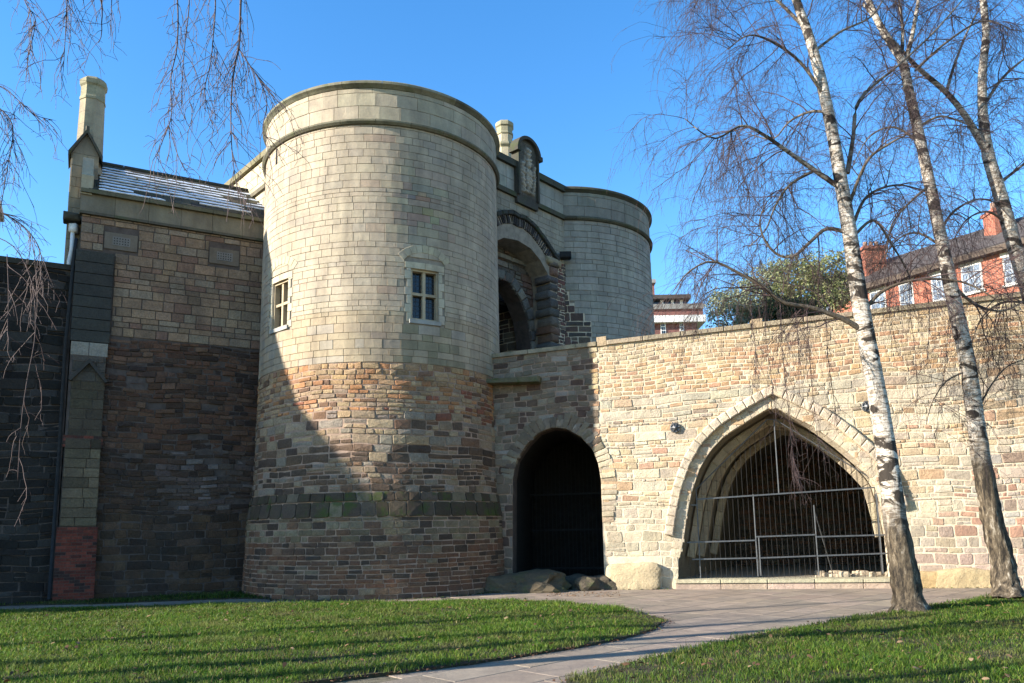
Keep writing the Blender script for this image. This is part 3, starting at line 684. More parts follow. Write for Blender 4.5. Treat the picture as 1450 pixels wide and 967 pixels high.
# relief: lion-and-unicorn style supporters, quartered shield, crested helm, scroll -- worn shapes
nx, ny = 40, 90; X = np.linspace(-1, 1, nx); Y = np.linspace(0, 1, ny); gx, gy = np.meshgrid(X, Y)
Hh = np.zeros_like(gx)
def bl(cx, cy, sx, sy, h, p=2): 
    global Hh
    Hh = np.maximum(Hh, h * np.exp(-(np.abs((gx - cx) / sx) ** p + np.abs((gy - cy) / sy) ** p)))
bl(0, .34, .34, .17, .085, 6); bl(0, .20, .2, .09, .08, 4)
for s in (-1, 1):
    bl(s * .62, .28, .16, .14, .075); bl(s * .58, .45, .15, .08, .09); bl(s * .66, .55, .13, .05, .10); bl(s * .45, .40, .16, .03, .08); bl(s * .5, .17, .12, .08, .07); bl(s * .8, .4, .08, .12, .05)
    bl(s * .35, .68, .12, .06, .05); bl(s * .45, .62, .1, .05, .05); bl(s * .3, .80, .10, .05, .04)
bl(0, .57, .2, .07, .10, 3); bl(0, .66, .26, .03, .09, 4); bl(0, .75, .16, .06, .10); bl(.1, .83, .12, .05, .11); bl(-.1, .86, .1, .04, .09); bl(0, .08, .75, .03, .05, 6)
Hh += .022 * (np.sin(gx * 23 + gy * 31) * np.sin(gy * 57 - gx * 11)) * (Hh > .02); Hh += RNG.uniform(-.006, .006, Hh.shape)
Hh[(np.abs(gx) < .03) & (gy > .25) & (gy < .45)] -= .02; Hh[(np.abs(gy - .35) < .012) & (np.abs(gx) < .3)] -= .02
m = MB(); zr0, zr1 = az0 + .32, az1 - .12
V = [g_(au + gx[j, i] * aw * .84, zr0 + gy[j, i] * (zr1 - zr0), .122 + float(Hh[j, i]) * 1.5) for j in range(ny) for i in range(nx)]
inside = lambda j, i: (zr0 + gy[j, i] * (zr1 - zr0) < zs_) or (gx[j, i] ** 2 * .75 + ((zr0 + gy[j, i] * (zr1 - zr0) - zs_) / (aw * .9)) ** 2 < .86)
Fs = [[j * nx + i, j * nx + i + 1, (j + 1) * nx + i + 1, (j + 1) * nx + i] for j in range(ny - 1) for i in range(nx - 1) if inside(j + 1, i) and inside(j + 1, i + 1)]
m.add(V, Fs, (.27, .24, .19)); m.c = [tuple(np.array((.10, .09, .075)) + min(1, max(0, float(h)) * 14) * np.array((.33, .29, .23))) for h in Hh.ravel()]
m.build('carved_coat_of_arms', M['ashlar'], panel, True)
# gatehouse body behind: roof block, lit side wall seen left of the near tower, octagonal chimney
gh = thing('gatehouse_block', 'pale lit side wall and flat roofed body of the gatehouse behind the near tower', 'building', (-5, 27, 0))
sw = Plane((-7.0, 21.9), 127.0)                             # side wall runs away to the left
ew = Plane((-7.0, 21.9), 127.0)
class Flip:
    def __init__(s, P, Q): s.P = Vector((P[0], P[1], 0)); d = Vector((Q[0] - P[0], Q[1] - P[1], 0)); s.L = d.length; s.e = d / s.L; s.n = Vector((s.e.y, -s.e.x, 0))
    def __call__(s, u, v, d=0.0): return (s.P.x + u * s.e.x + d * s.n.x, s.P.y + u * s.e.y + d * s.n.y, v)
    def normal(s, u, v): return s.n
sl = Flip((-9.9, 25.1), (-6.75, 21.6))
m = MB(); m.fbox(sl, 0, sl.L, 0, ZTOP - .1, -.6, 0); m.box((-9.5, 25.6, 0), (-2.5, 34, ZTOP - .5)); m.box((-2.5, 27.5, 0), (-.5, 34, ZTOP - .5)); m.build('wall', M['ashlar_mortar'], gh)
Lb = Laid(gh, M['ashlar'], smooth=False)
ashlar(Lb, sl, courses(0, sl.L, 9.0, ZTOP - .14, lambda v: U(.26, .34), lambda v, h: U(.5, .9), None, 0, .012), lambda u, v: jc((.46, .40, .28), .07), False)
Lb.done('ashlar_stones')
m = MB(); m.fbox(sl, -.05, sl.L, ZTOP - .13, ZTOP + .06, -.65, .12, (.18, .16, .1)); m.build('coping_stone', M['moulding'], gh)
m = MB(); m.fbox(sl, -.03, sl.L, ZSTR, ZSTR + .13, 0, .10, (.16, .14, .1)); m.build('string_course', M['moulding'], gh)
q = atY(715, 220, 24.6)
ch = MB(); zt = atY(715, 177, 24.6).z; zm_ = atY(715, 210, 24.6).z
for (pr, nm) in (([(.30, 12.2), (.30, zm_ - .08)], 'chimney_shaft'), ([(.30, zm_ - .08), (.37, zm_), (.37, zm_ + .05), (.29, zm_ + .14)], 'chimney_moulding'), ([(.28, zm_ + .14), (.28, zt - .42)], 'chimney_shaft'), ([(.31, zt - .42), (.31, zt - .38), (.285, zt - .34), (.285, zt - .16), (.33, zt - .12), (.33, zt - .02), (.28, zt + .05)], 'chimney_cap')):
    m = MB(); octa(m, q.x, q.y, pr, (.46, .41, .29) if 'shaft' in nm else (.3, .28, .19)); m.build(nm, M['ashlar'], gh)
# ================================================================== LEFT RANGE
R_ = Plane((-10.6, 19.45), 29.0)
rg = thing('stone_range', 'dark shaded two storey stone range with snow streaked tile roof left of the near tower', 'building', (-8.8, 20.4, 0))
RU0, RU1, RC0, RC1 = -.55, 4.25, 9.86, 10.48
m = MB(); m.fbox(R_, RU0, RU1 + .6, -.05, RC1, -4.4, 0); m.build('mortar_core', M['dark_mortar'], rg)
Lr = Laid(rg, M['dark_rubble'])
def rcol(u, v): return (lambda c, k: (c[0] * k * 1.1, c[1] * k * .96, c[2] * k * .88))(rcol_(u, v), .54 if v < 3.8 else .66)  # stone colours scaled down to deepen the shade on this wall
def rcol_(u, v):
    if v < 2.0: return pick([(3, (.16, .115, .08)), (2, (.10, .08, .065)), (1, (.2, .15, .11))])
    if v < 3.8: return pick([(3, (.15, .115, .095)), (2, (.20, .17, .16)), (1, (.30, .28, .28)), (1, (.09, .07, .06))] if u > 1.6 else [(3, (.15, .105, .08)), (2, (.10, .08, .07))])
    return pick([(4, (.17, .105, .075)), (2, (.11, .08, .065)), (1, (.22, .15, .11)), (.8, (.07, .055, .05))])
fr = Wavy(R_, 1.2)
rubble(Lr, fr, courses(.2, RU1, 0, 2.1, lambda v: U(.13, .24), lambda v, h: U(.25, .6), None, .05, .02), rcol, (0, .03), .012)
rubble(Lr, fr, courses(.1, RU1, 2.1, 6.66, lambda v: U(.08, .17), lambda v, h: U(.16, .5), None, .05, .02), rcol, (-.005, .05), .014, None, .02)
Lr.done('rubble_stones')
La = Laid(rg, M['rubble'], smooth=False, name='block_stone')
def ucol(u, v): return tuple(x * .62 + y * .32 for x, y in zip(pick([(3, (.33, .225, .145)), (2, (.26, .175, .12)), (1, (.22, .12, .09)), (2, (.29, .235, .175)), (1, (.2, .15, .11))]), (.285, .21, .145)))
vts = [R_.uv(172, 343), R_.uv(318, 364)]
ashlar(La, R_, courses(RU0, RU1, 6.7, RC0, lambda v: random.choice([.15, .2, .24, .28]), lambda v, h: U(.25, .6), lambda a, b: [(q[0] - .42, q[0] + .40) for q in vts if a < q[1] + .24 and b > q[1] - .24] + ([(-.7, .27)] if a < 8.8 else []), 0, .02), ucol, False, (.012, .03), None, .01)
La.done('block_stones')
for q in vts:
    m = MB(); m.fbox(R_, q[0] - .40, q[0] + .38, q[1] - .23, q[1] + .22, 0, .035, (.17, .14, .11)); v = m.build('vent_surround', M['ashlar'], rg)
    m = MB(); m.fbox(R_, q[0] - .21, q[0] + .21, q[1] - .12, q[1] + .12, .034, .045, (.21, .195, .18)); m.build('vent_plate', M['ashlar'], v)
    m = MB()
    for i in range(6):
        for j in range(3): m.fbox(R_, q[0] - .18 + i * .065, q[0] - .155 + i * .065, q[1] - .085 + j * .07, q[1] - .055 + j * .07, .044, .047)
    m.build('vent_holes', M['dark'], v)[ 'kind'] = 'stuff'
# cornice: string, plain blocks, eaves coping
n = 6
for k in range(n):
    a = RU0 - .05 + (RU1 + .05 - RU0) * k / n; b = RU0 - .05 + (RU1 + .05 - RU0) * (k + 1) / n - .008
    m = MB(); m.fbox(R_, a, b, RC0, RC0 + .07, -.2, .10, (.10, .09, .07)); m.build('string_course', M['moulding'], rg)
    m = MB(); m.fbox(R_, a, b, RC0 + .07, RC1 - .06, -.2, .05, jc((.19, .165, .12), .18)); m.build('cornice_block', M['ashlar'], rg)
    m = MB(); m.fbox(R_, a, b, RC1 - .06, RC1 + .04, -.25, .16, (.13, .12, .08)); m.build('eaves_stone', M['moulding'], rg)
# roof
class Slope:
    def __init__(s, base, z, pitch, d0=0.0): s.b = base; s.z = z; s.c = math.cos(pitch); s.s = math.sin(pitch); s.d0 = d0
    def __call__(s, u, v, d=0.0): return s.b(u, s.z + v * s.s + d * s.c, s.d0 - v * s.c + d * s.s)
    def normal(s, u, v): n = s.b.n; return Vector((n.x * s.s, n.y * s.s, s.c))
rs = Slope(R_, RC1 + .02, math.radians(37.5), .08)
m = MB(); m.fbox(rs, RU0 + .1, RU1 + 1.5, 0, 2.95, -.1, 0); m.build('roof_deck', M['dark'], rg)
m = MB(); sn = MB()
NR = 10
for k in range(NR):
    s0 = k * .287; u = RU0 + .12 - (k % 2) * .2
    while u < RU1 + .9:
        w = U(.34, .5); a, b = max(u, RU0 + .12), u + w - .008; u += w
        if b - a < .06: continue
        t = MB(); V, Fs, _ = block(rs, [(a, s0), (b, s0), (b, s0 + .32), (a, s0 + .32)], 0, .06, .006)
        t.add(V, Fs, pick([(3, (.075, .065, .045)), (1, (.12, .10, .065)), (1, (.05, .045, .04))])); o = t.build('roof_tile', M['slate'], rg)
    # snow lying along each course
    u = RU0 + .35
    while u < RU1 + .7:
        far = u > 2.3 + .12 * k; keep = .97 if not far else (.55 if u < 3.4 else .22)
        w = U(.8, 2.2) if not far else U(.2, .7)
        if rnd() < keep * (.96 if k > 0 else .7) and k < NR - 1:
            p = []; lo, hi = s0 + U(.02, .05), s0 + U(.10, .155)
            nseg = max(3, int(w / .12))
            for i in range(nseg + 1): p.append((u + w * i / nseg, lo + U(-.01, .015)))
            for i in range(nseg, -1, -1): p.append((u + w * i / nseg, (hi if 0 < i < nseg else (lo + hi) / 2) + U(-.035, .03)))
            sn.prism(rs, p, .05, .075 + U(0, .012))
        u += w + U(.0, .06 if not far else .35)
o = sn.build('snow_streaks', M['snow'], rg); o['kind'] = 'stuff'
for k in range(6):
    a = RU0 + .1 + k * .86; m = MB(); m.tube([rs(a, 2.84, .03), rs(a + .85, 2.84, .03)], .10, 8, (.05, .048, .04)); m.build('ridge_stone', M['moulding'], rg)
# back slope and gable
m = MB(); r0 = rs(RU0 + .1, 2.84, 0); r1 = rs(RU1 + 1.5, 2.84, 0); e0 = R_(RU0 + .1, RC1, -4.4); e1 = R_(RU1 + 1.5, RC1, -4.4)
m.add([r0, r1, e1, e0], [[0, 1, 2, 3]]); m.build('back_slope', M['slate'], rg)
m = MB(); m.add([R_(RU0, RC1, 0), R_(RU0, RC1, -4.4), R_(RU0, r0[2] + .0, -2.2)], [[0, 1, 2]], (.4, .35, .25)); m.build('gable', M['ashlar'], rg)
m = MB()
gs = [(0.06, RC1 + .02), (.12, RC1 + .42), (-2.2, r0[2] + .28), (-4.5, RC1 + .3), (-4.5, RC1), (-2.2, r0[2] - .02)]
m.add([R_(RU0 - .06, z, d) for d, z in gs] + [R_(RU0 + .22, z, d) for d, z in gs], [[0, 1, 2, 5], [2, 3, 4, 5], [6, 11, 8, 7], [8, 11, 10, 9], [0, 6, 7, 1], [1, 7, 8, 2], [2, 8, 9, 3], [3, 9, 10, 4], [4, 10, 11, 5], [5, 11, 6, 0]], (.36, .32, .23)); m.build('gable_coping', M['ashlar'], rg)
m = MB(); V = [R_(u, z, d) for u in (RU0 - .06, RU0 + .2) for d, z in ((.10, RC1 - .1), (.10, RC1 + .35), (-.25, RC1 + 1.05), (-.6, RC1 + .9), (-.6, RC1 - .1))]; m.add(V, [[0, 1, 2, 3, 4], [5, 9, 8, 7, 6]] + [[i, (i + 1) % 5, 5 + (i + 1) % 5, 5 + i] for i in range(5)], (.36, .32, .23)); m.build('kneeler', M['ashlar'], rg)
# tall octagonal chimney on its stack, left of the gable
ct = atY(128, 116, 20.9); cb = atY(118, 300, 20.9); cx, cy = (ct.x + cb.x) / 2, 20.9
ztop = atY(128, 115, 20.1).z
zg = atY(119, 189, 19.75).z
m = MB(); m.fbox(R_, -.88, -.24, 0, zg - .62, -1.75, -.65, (.42, .37, .27)); 
Lc = Laid(rg, M['ashlar'], smooth=False, name='stack_stone')
fl_ = Plane(R_(-.88, 0, -.65)[:2], 29)
stack = m.build('chimney_stack', M['ashlar_mortar'], rg)
ashlar(Lc, fl_, courses(0, .64, 7.9, zg - .62, lambda v: U(.26, .34), lambda v, h: U(.3, .5), None, 0, .01), lambda u, v: jc((.27, .23, .165), .1), False)
gl = Flip(R_(-.88, 0, -1.75), R_(-.88, 0, -.65))
ashlar(Lc, gl, courses(0, 1.1, 7.9, zg - .62, lambda v: U(.26, .34), lambda v, h: U(.4, .6), None, 0, .01), lambda u, v: jc((.42, .36, .26), .06), False)  # sunward face gets paler stones, sunlight put into the colour
Lc.done()
m = MB(); m.prism(fl_, [(0, zg - .62), (.64, zg - .62), (.32, zg - .02)], -.8, .02, (.24, .205, .15)); m.build('gablet', M['ashlar'], stack)
m = MB()
m.prism(fl_, [(-.09, zg - .76), (.32, zg - .04), (.32, zg + .08), (-.09, zg - .64)], -.85, .14, (.08, .075, .06)); m.prism(fl_, [(.73, zg - .76), (.73, zg - .64), (.321, zg + .082), (.321, zg - .038)], -.85, .14, (.08, .075, .06))
m.tube([fl_(.32, zg + .0, .0), fl_(.32, zg + .2, .0)], .05, 6, (.08, .075, .06)); m.build('gablet_coping', M['moulding'], stack)
oc = fl_(.46, 0, -.42); oc = (atY(129, 180, oc[1]).x, oc[1], 0)
for pr, nm, cl in (([(.35, zg - 1.0), (.315, ztop - .62)], 'chimney_shaft', (.33, .285, .2)), ([(.335, ztop - .62), (.335, ztop - .56), (.315, ztop - .50), (.31, ztop - .22), (.35, ztop - .17), (.36, ztop - .04), (.28, ztop + .05)], 'chimney_cap', (.27, .25, .17))):
    m = MB(); octa(m, oc[0], oc[1], pr, cl, 22.5 + 20); m.build(nm, M['moulding'] if 'cap' in nm else M['ashlar'], stack)
for z in np.arange(zg - .7, ztop - .7, .36):                 # shaft joints as recessed dark beds between octagon drums
    m = MB(); r = .35 - .035 * (z - zg + 1) / (ztop - .62 - zg + 1); octa(m, oc[0], oc[1], [(r + .003, z), (r + .003, z + .012)], (.18, .16, .12), 42.5); m.build('drum_joint', M['ashlar_mortar'], stack)
# slated pilaster cladding and stepped buttress at the corner
for k in range(8):
    z0 = 6.46 + k * .30
    m = MB(); V, Fs, _ = block(R_, [(-.62, z0 + .006), (.25, z0 + .006), (.25, z0 + .294), (-.62, z0 + .294)], -.02, .14 - .0 * k, .012); m.add(V, Fs, jc((.055, .055, .05), .12)); m.build('slate_slab', M['dark_rubble'], rg)
Lq = Laid(rg, M['rubble'], smooth=False, name='pier_stone')
q = [(-.62, .23, 6.10, 6.45)]
for (a, b, c_, d_) in ((-.60, -.2, 6.1, 6.45), (-.19, .23, 6.1, 6.45)): Lq.put(R_, ashlar_poly(a, b, c_, d_, False), (.28, .26, .22), .13, -.02, .01)
z = 1.82; k = 0
while z < 6.08:
    h = min(U(.2, .27), 6.08 - z)
    if 3.75 < z < 3.95: z = 4.02; k += 1; continue
    e = .15 if z < 3.9 else .12; lim = .58 if z < 3.9 else .54
    s = U(-.2, .2) if k % 2 else U(-.35, 0)
    cc = lambda: jc((.15, .12, .08) if z < 3.7 else (.085, .07, .048) if z < 5.3 else (.10, .088, .07), .3)
    Lq.put(R_, ashlar_poly(-lim, s - .006, z + .006, z + h - .006, False), cc(), e + .02, -.02, .01); Lq.put(R_, ashlar_poly(s + .006, .20, z + .006, z + h - .006, False), cc(), e + .02, -.02, .01)
    z += h; k += 1
Lq.done()
m = MB(); m.fbox(R_, -.6, .2, 0, 6.45, -.02, .125); m.build('mortar_core', M['dark_mortar'], rg)
capm = MB(); 
for s in (-1, 1):
    w0 = -.17
    capm.prism(R_, [(w0 + s * .44, 5.45), (w0, 6.02), (w0, 5.90), (w0 + s * .38, 5.42)][::s], .12, .24, (.06, .055, .05))
capm.build('gabled_cap', M['moulding'], rg)
Lk = Laid(rg, M['rubble'], smooth=False, name='brick')
for (za, zb, dd) in ((0, 1.8, .19), (3.76, 4.02, .16)):
    z = za; k = 0
    while z < zb - .02:
        u = -.64 + (.11 if k % 2 else 0) - .11
        while u < .24:
            a, b = max(u, -.64), min(u + .215, .24); u += .225
            if b - a > .04: Lk.put(R_, ashlar_poly(a, b, z + .005, z + .07, False), pick([(4, (.19, .055, .038)), (2, (.12, .04, .03)), (1, (.06, .035, .03))]), dd + U(0, .006), -.01, .004)
        z += .075; k += 1
m = MB(); m.fbox(R_, -.635, .235, 0, 1.8, .0, .187); m.build('brick_bed', M['dark_mortar'], rg)
m = MB(); m.fbox(R_, -.63, .23, 3.76, 4.02, 0, .157); m.build('brick_bed', M['dark_mortar'], rg)
Lk.done('bricks')
m = MB(); m.tube([R_(-.70, .1, .16), R_(-.70, 3.8, .14), R_(-.72, 6.3, .10), R_(-.66, 8.8, .05), R_(-.64, 9.2, -.1)], .045, 8); m.build('downpipe', M['iron'], rg, True)
hp = R_(-.72, 9.55, -.5)
m = MB(); m.tube([R_(-.78, 7.9, -.5), R_(-.78, 8.7, -.5), R_(-.74, 9.0, -.5), R_(-.74, 9.5, -.5)], .055, 8); m.box((hp[0] - .09, hp[1] - .09, 9.5), (hp[0] + .09, hp[1] + .09, 9.72)); m.build('white_downpipe', M['white'], rg, True)
m = MB(); V, Fs, _ = block(R_, rough_poly(-.98, -.58, 9.78, 10.0, .02), -.7, -.3, .05, .03); m.add(V, Fs, (.07, .065, .05)); m.build('corbel', M['moulding'], rg)
# ================================================================== FAR LEFT CURTAIN WALL
cwl = thing('curtain_wall', 'dirty curtain wall, stone darkened for shade, at the far left edge beside the brick footed pier', 'wall', (-12, 18.4, 0))
fc = Plane(R_(0, 0, -.10)[:2], 29)
m = MB(); m.fbox(fc, -2.7, -.63, -.05, 8.35, -.9, 0); m.build('mortar_core', M['dark_mortar'], cwl)
Lw = Laid(cwl, M['dark_rubble'])
rubble(Lw, Wavy(fc, 1.5), courses(-2.75, -.68, 0, 8.3, lambda v: U(.13, .26), lambda v, h: U(.22, .6), None, .1, .02), lambda u, v: pick([(3, (.022, .02, .018)), (2, (.035, .03, .026)), (1, (.055, .05, .045))]), (0, .05), .018)  # near-black stone colours deepen the shade here
Lw.done()
m = MB(); m.fbox(fc, -2.75, -.60, 8.33, 8.47, -1.0, .07, (.04, .036, .03)); m.build('coping', M['moulding'], cwl)
ow = thing('stone_range', 'unseen stone range added out of frame left, shaped to cast the tower shadow', 'building', (-20, 13.7, 0))  # added unseen block that throws the diagonal shadow on the near tower
m = MB(); m.fbox(fc, -19.6, -2.78, -.05, 11.15, -5, 0); m.build('wall', M['dark_rubble'], ow)
m = MB(); m.fbox(fc, -7.6, -4.2, 11.35, 12.8, -.9, -.02); m.build('tower_shade_block', M['dark_rubble'], ow)  # unseen block sized to shade the tower's left edge
m = MB(); m.prism(fc, [(-21.3, -.05), (-19.75, -.05), (-19.75, 11.35), (-12.5, 11.35), (-15.5, 11.9), (-18.0, 12.2), (-21.3, 12.2)], -.9, -.01); m.build('tower_shade_end', M['dark_rubble'], ow)  # unseen profile fitted to the lower shadow edge on the tower
m = MB(); m.fbox(fc, -19.7, -2.7, 11.15, 11.35, -5.1, .1); m.build('coping', M['moulding'], ow)
# ================================================================== BRIDGE WALL with the two arches
class Bridge(Plane):
    def top(s, u): return 6.50 + .063 * u
    def k(s, u, v): return 1 + (s.top(u) / 6.6 - 1) * max(0, min(1, (v - .5) / 5))
    def __call__(s, u, v, d=0.0): return Plane.__call__(s, u, v * s.k(u, v), d)
    def uv(s, x, y, d=0.0):
        u, z = Plane.uv(s, x, y, d); v = z
        for _ in range(5): v = z / s.k(u, v)
        return (u, v)
K_ = Bridge((2.33, 20.35), -9.5); VT = 6.6
bw = thing('bridge_wall', 'sunlit rubble bridge wall with a wide pointed arch and a shaded round arch beside the tower', 'wall', (6.5, 19.7, 0))
bigpx = [(959, 822), (961, 790), (967, 761), (971, 731), (978, 697), (989, 664), (1004, 638), (1026, 615), (1064, 591), (1094, 573), (1123, 588), (1153, 602), (1190, 629), (1216, 651), (1243, 681), (1256, 723), (1264, 760), (1270, 815)]
smpx = [(725, 808), (726, 679), (731, 652), (746, 629), (763, 612), (783, 605), (802, 607), (822, 618), (839, 636), (847, 656), (851, 679), (853, 740), (854, 808)]
bigA = [K_.uv(*p) for p in bigpx]; smA = [K_.uv(*p) for p in smpx]
def mono(P):
    out = [P[0]]
    for p in P[1:]: out.append((max(p[0], out[-1][0] + .003), p[1]))
    out[0] = (out[0][0], 0.0); out[-1] = (out[-1][0], 0.0); return out
bigA = mono(bigA); smA = mono(smA)
BU1 = 14.5
def both_core():
    m2 = MB(); m3 = MB(); m = MB(); segs = [(-3.2, smA[0][0]), (smA[-1][0], bigA[0][0]), (bigA[-1][0], BU1)]
    def col(a, b, va, vb):
        n = max(1, int((b - a) / .6))
        for i in range(n):
            x, y = a + (b - a) * i / n, a + (b - a) * (i + 1) / n
            for j in range(4):
                p, q = va + (vb - va) * j / 4, va + (vb - va) * (j + 1) / 4
                (m3 if y < -.1 else m).add([K_(x, p), K_(y, p), K_(y, q), K_(x, q)], [[0, 1, 2, 3]])  # darker mortar where the tower's shadow falls
    for a, b in segs: col(a, b, -.05, VT)
    for A_, nm_ in ((smA, 0), (bigA, 1)):
        for i in range(len(A_) - 1):
            (a, ha), (b, hb) = A_[i], A_[i + 1]
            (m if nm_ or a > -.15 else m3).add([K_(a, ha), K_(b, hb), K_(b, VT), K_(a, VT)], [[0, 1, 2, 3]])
            (m if nm_ else m2).add([K_(a, ha, 0), K_(b, hb, 0), K_(b, hb, -.7), K_(a, ha, -.7)], [[0, 1, 2, 3]])  # round arch reveal goes to the darker mesh, deepening its shade
    m.fbox(K_, -3.2, 4.27, VT - .02, VT, -.6, 0); m.fbox(K_, 4.27, BU1, VT - .02, VT, -.6, 0)
    m.add([K_(-3.2, 0, -.7), K_(smA[0][0], 0, -.7), K_(smA[0][0], VT, -.7), K_(-3.2, VT, -.7)], [[0, 1, 2, 3]])
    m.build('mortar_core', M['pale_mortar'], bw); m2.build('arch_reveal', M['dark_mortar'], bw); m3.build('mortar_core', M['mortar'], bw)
both_core()
h1, h2 = hole_from(smA), hole_from(bigA)
hood_o = [(p.x, p.y) for p in offset([Vector(p) for p in bigA], .42)]
def bh(va, vb): return h1(va, vb) + h2(va, vb)
LB = Laid(bw, M['pale_rubble'])
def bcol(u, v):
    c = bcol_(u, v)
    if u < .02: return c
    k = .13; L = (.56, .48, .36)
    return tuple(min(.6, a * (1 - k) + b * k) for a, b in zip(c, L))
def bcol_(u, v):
    if u < -.15: return pick([(4, (.19, .15, .11)), (2, (.25, .21, .16)), (1.6, (.12, .08, .062)), (.8, (.29, .26, .22))])  # stones under the tower's shadow picked darker: shade put into the colour
    if u > 8.6 and v < 3.0 and v > 1.3: return pick([(3, (.40, .34, .27)), (2, (.38, .20, .14)), (1, (.24, .17, .13)), (2, (.34, .32, .28))])
    if u > 7.5 and v <= 1.5: return pick([(3, (.36, .27, .22)), (2, (.36, .31, .25)), (1, (.42, .36, .24))])
    if v > 6.0: return pick([(5, (.46, .38, .25)), (2, (.42, .30, .17))])
    if v > 5.0: return pick([(4, (.46, .35, .21)), (3, (.44, .27, .14)), (2, (.40, .22, .13)), (1, (.5, .42, .3)), (.5, (.26, .19, .13))])
    if v > 4.2: return pick([(4, (.44, .39, .30)), (2, (.36, .33, .27)), (2, (.45, .33, .21)), (1, (.40, .25, .15)), (.6, (.26, .21, .16))])
    if v > 2.2: return pick([(4, (.50, .44, .33)), (2, (.46, .36, .23)), (1.2, (.44, .30, .17)), (2, (.42, .37, .29)), (.8, (.40, .24, .16))])
    return pick([(4, (.48, .42, .31)), (3, (.44, .40, .29)), (1, (.46, .38, .26)), (.6, (.40, .26, .19))])
kb = Wavy(K_, 1.0)
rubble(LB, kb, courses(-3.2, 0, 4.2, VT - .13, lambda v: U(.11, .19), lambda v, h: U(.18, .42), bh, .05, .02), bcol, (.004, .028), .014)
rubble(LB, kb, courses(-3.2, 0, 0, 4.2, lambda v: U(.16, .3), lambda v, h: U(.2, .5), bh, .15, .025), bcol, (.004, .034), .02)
rubble(LB, kb, courses(0, BU1, 4.95, VT - .13, lambda v: U(.09, .135), lambda v, h: U(.16, .34), bh, 0, .024), bcol, (.003, .018), .012, None, .016)
rubble(LB, kb, courses(0, BU1, 2.1, 4.95, lambda v: random.choice([.075, .1, .13, .17, .25]), lambda v, h: h * U(1.0, 3.6), bh, .18, .026), bcol, (.003, .026), .02, None, .018)
rubble(LB, kb, courses(0, BU1, 0, 2.1, lambda v: random.choice([.13, .18, .24, .28]), lambda v, h: U(.22, .55), lambda a, b: bh(a, b) + ([(.05, 1.42)] if a < .68 else []), .14, .026), bcol, (.003, .018), .018, None, .014)
# arch rings
voussoirs(LB, K_, smA[1:-1], 36, 0.0, .36, .01, .045, lambda i: pick([(3, (.20, .165, .12)), (2, (.13, .105, .08)), (2, (.26, .22, .165))]) if i < 23 else pick([(3, (.46, .39, .28)), (1, (.38, .30, .2))]), .012, .022, jag=.07, bulge=.008)  # voussoirs turn from dark to pale where the cast shadow ends
half_n = bigA[1:-1]
voussoirs(LB, K_, half_n, 44, -.03, .225, .004, .022, lambda i: jc((.54, .46, .34), .11), .014, .010, bulge=.004, db=-.6)
hp_ = [(p.x, p.y) for p in offset([Vector(p) for p in bigA[2:]], .25)][:-2]
voussoirs(LB, K_, hp_, 36, 0.0, .22, .13, .155, lambda i: jc((.53, .45, .34), .12), .03, .008, bulge=.006, db=-.05)
LB.done('rubble_stones')
m = MB(); V, Fs, _ = block(K_, rough_poly(.05, .5, .0, .6, .03), -.1, .10, .05, .04)
for k, (a, b, h) in enumerate(((-3.2, -1.9, 0), (-1.9, -.6, 0), (-.6, -.02, 0), (.24, 1.2, 0), (1.2, 2.2, 0), (2.2, 3.3, 0), (3.3, 4.0, 0), (4.28, 5.3, 0), (5.3, 6.5, 0), (6.5, 7.6, 0), (7.6, 8.8, 0), (8.8, 10, 0), (10, 11.2, 0), (11.2, 12.4, 0), (12.4, 13.5, 0))):
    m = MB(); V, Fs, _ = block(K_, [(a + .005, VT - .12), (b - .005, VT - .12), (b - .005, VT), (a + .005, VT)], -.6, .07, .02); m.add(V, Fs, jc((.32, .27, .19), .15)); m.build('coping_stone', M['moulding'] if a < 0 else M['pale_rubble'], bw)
for a, b, t in ((-.02, .24, .12), (4.0, 4.28, .10)):
    m = MB(); V, Fs, _ = block(K_, [(a, VT - .14), (b, VT - .14), (b, VT + t), (a, VT + t)], -.62, .05, .015); m.add(V, Fs, (.40, .31, .2)); m.build('pier_cap', M['pale_rubble'], bw)
# round cast iron tie plates
for px, py in ((956, 606), (1227, 576)):
    u, v = K_.uv(px, py); 
    m = MB(); pr = [(0.0, .03), (.12, .03), (.135, .05), (.12, .08), (.10, .06), (.05, .06), (.045, .10), (0.001, .11)]
    k = 20; V = [K_(u + math.cos(2 * math.pi * i / k) * r, v + math.sin(2 * math.pi * i / k) * r, d) for r, d in pr for i in range(k)]
    m.add(V, [[j * k + i, j * k + (i + 1) % k, (j + 1) * k + (i + 1) % k, (j + 1) * k + i] for j in range(len(pr) - 1) for i in range(k)], (.05,) * 3)
    for i in range(6): a = math.pi / 3 * i; m.tube([K_(u + math.cos(a) * .04, v + math.sin(a) * .04, .075), K_(u + math.cos(a) * .12, v + math.sin(a) * .12, .08)], .012, 5)
    m.build('tie_plate', M['galv'], bw, True)
# sill and kerb of the wide arch
a0, a1 = bigA[0][0] - .05, bigA[-1][0] + .3
n = 5
for k in range(n):
    a = a0 + (a1 - a0) * k / n; b = a0 + (a1 - a0) * (k + 1) / n - .012
    m = MB(); V, Fs, _ = block(K_, [(a, .15), (b, .15), (b, .235), (a, .235)], -.5, .20, .015); m.add(V, Fs, jc((.40, .37, .26), .12)); m.build('sill_stone', M['pale_rubble'], bw)
    m = MB(); V, Fs, _ = block(K_, [(a, -.02), (b, -.02), (b, .142), (a, .142)], -.4, .16, .01); m.add(V, Fs, jc((.38, .29, .23), .12)); m.build('kerb_stone', M['pale_rubble'], bw)
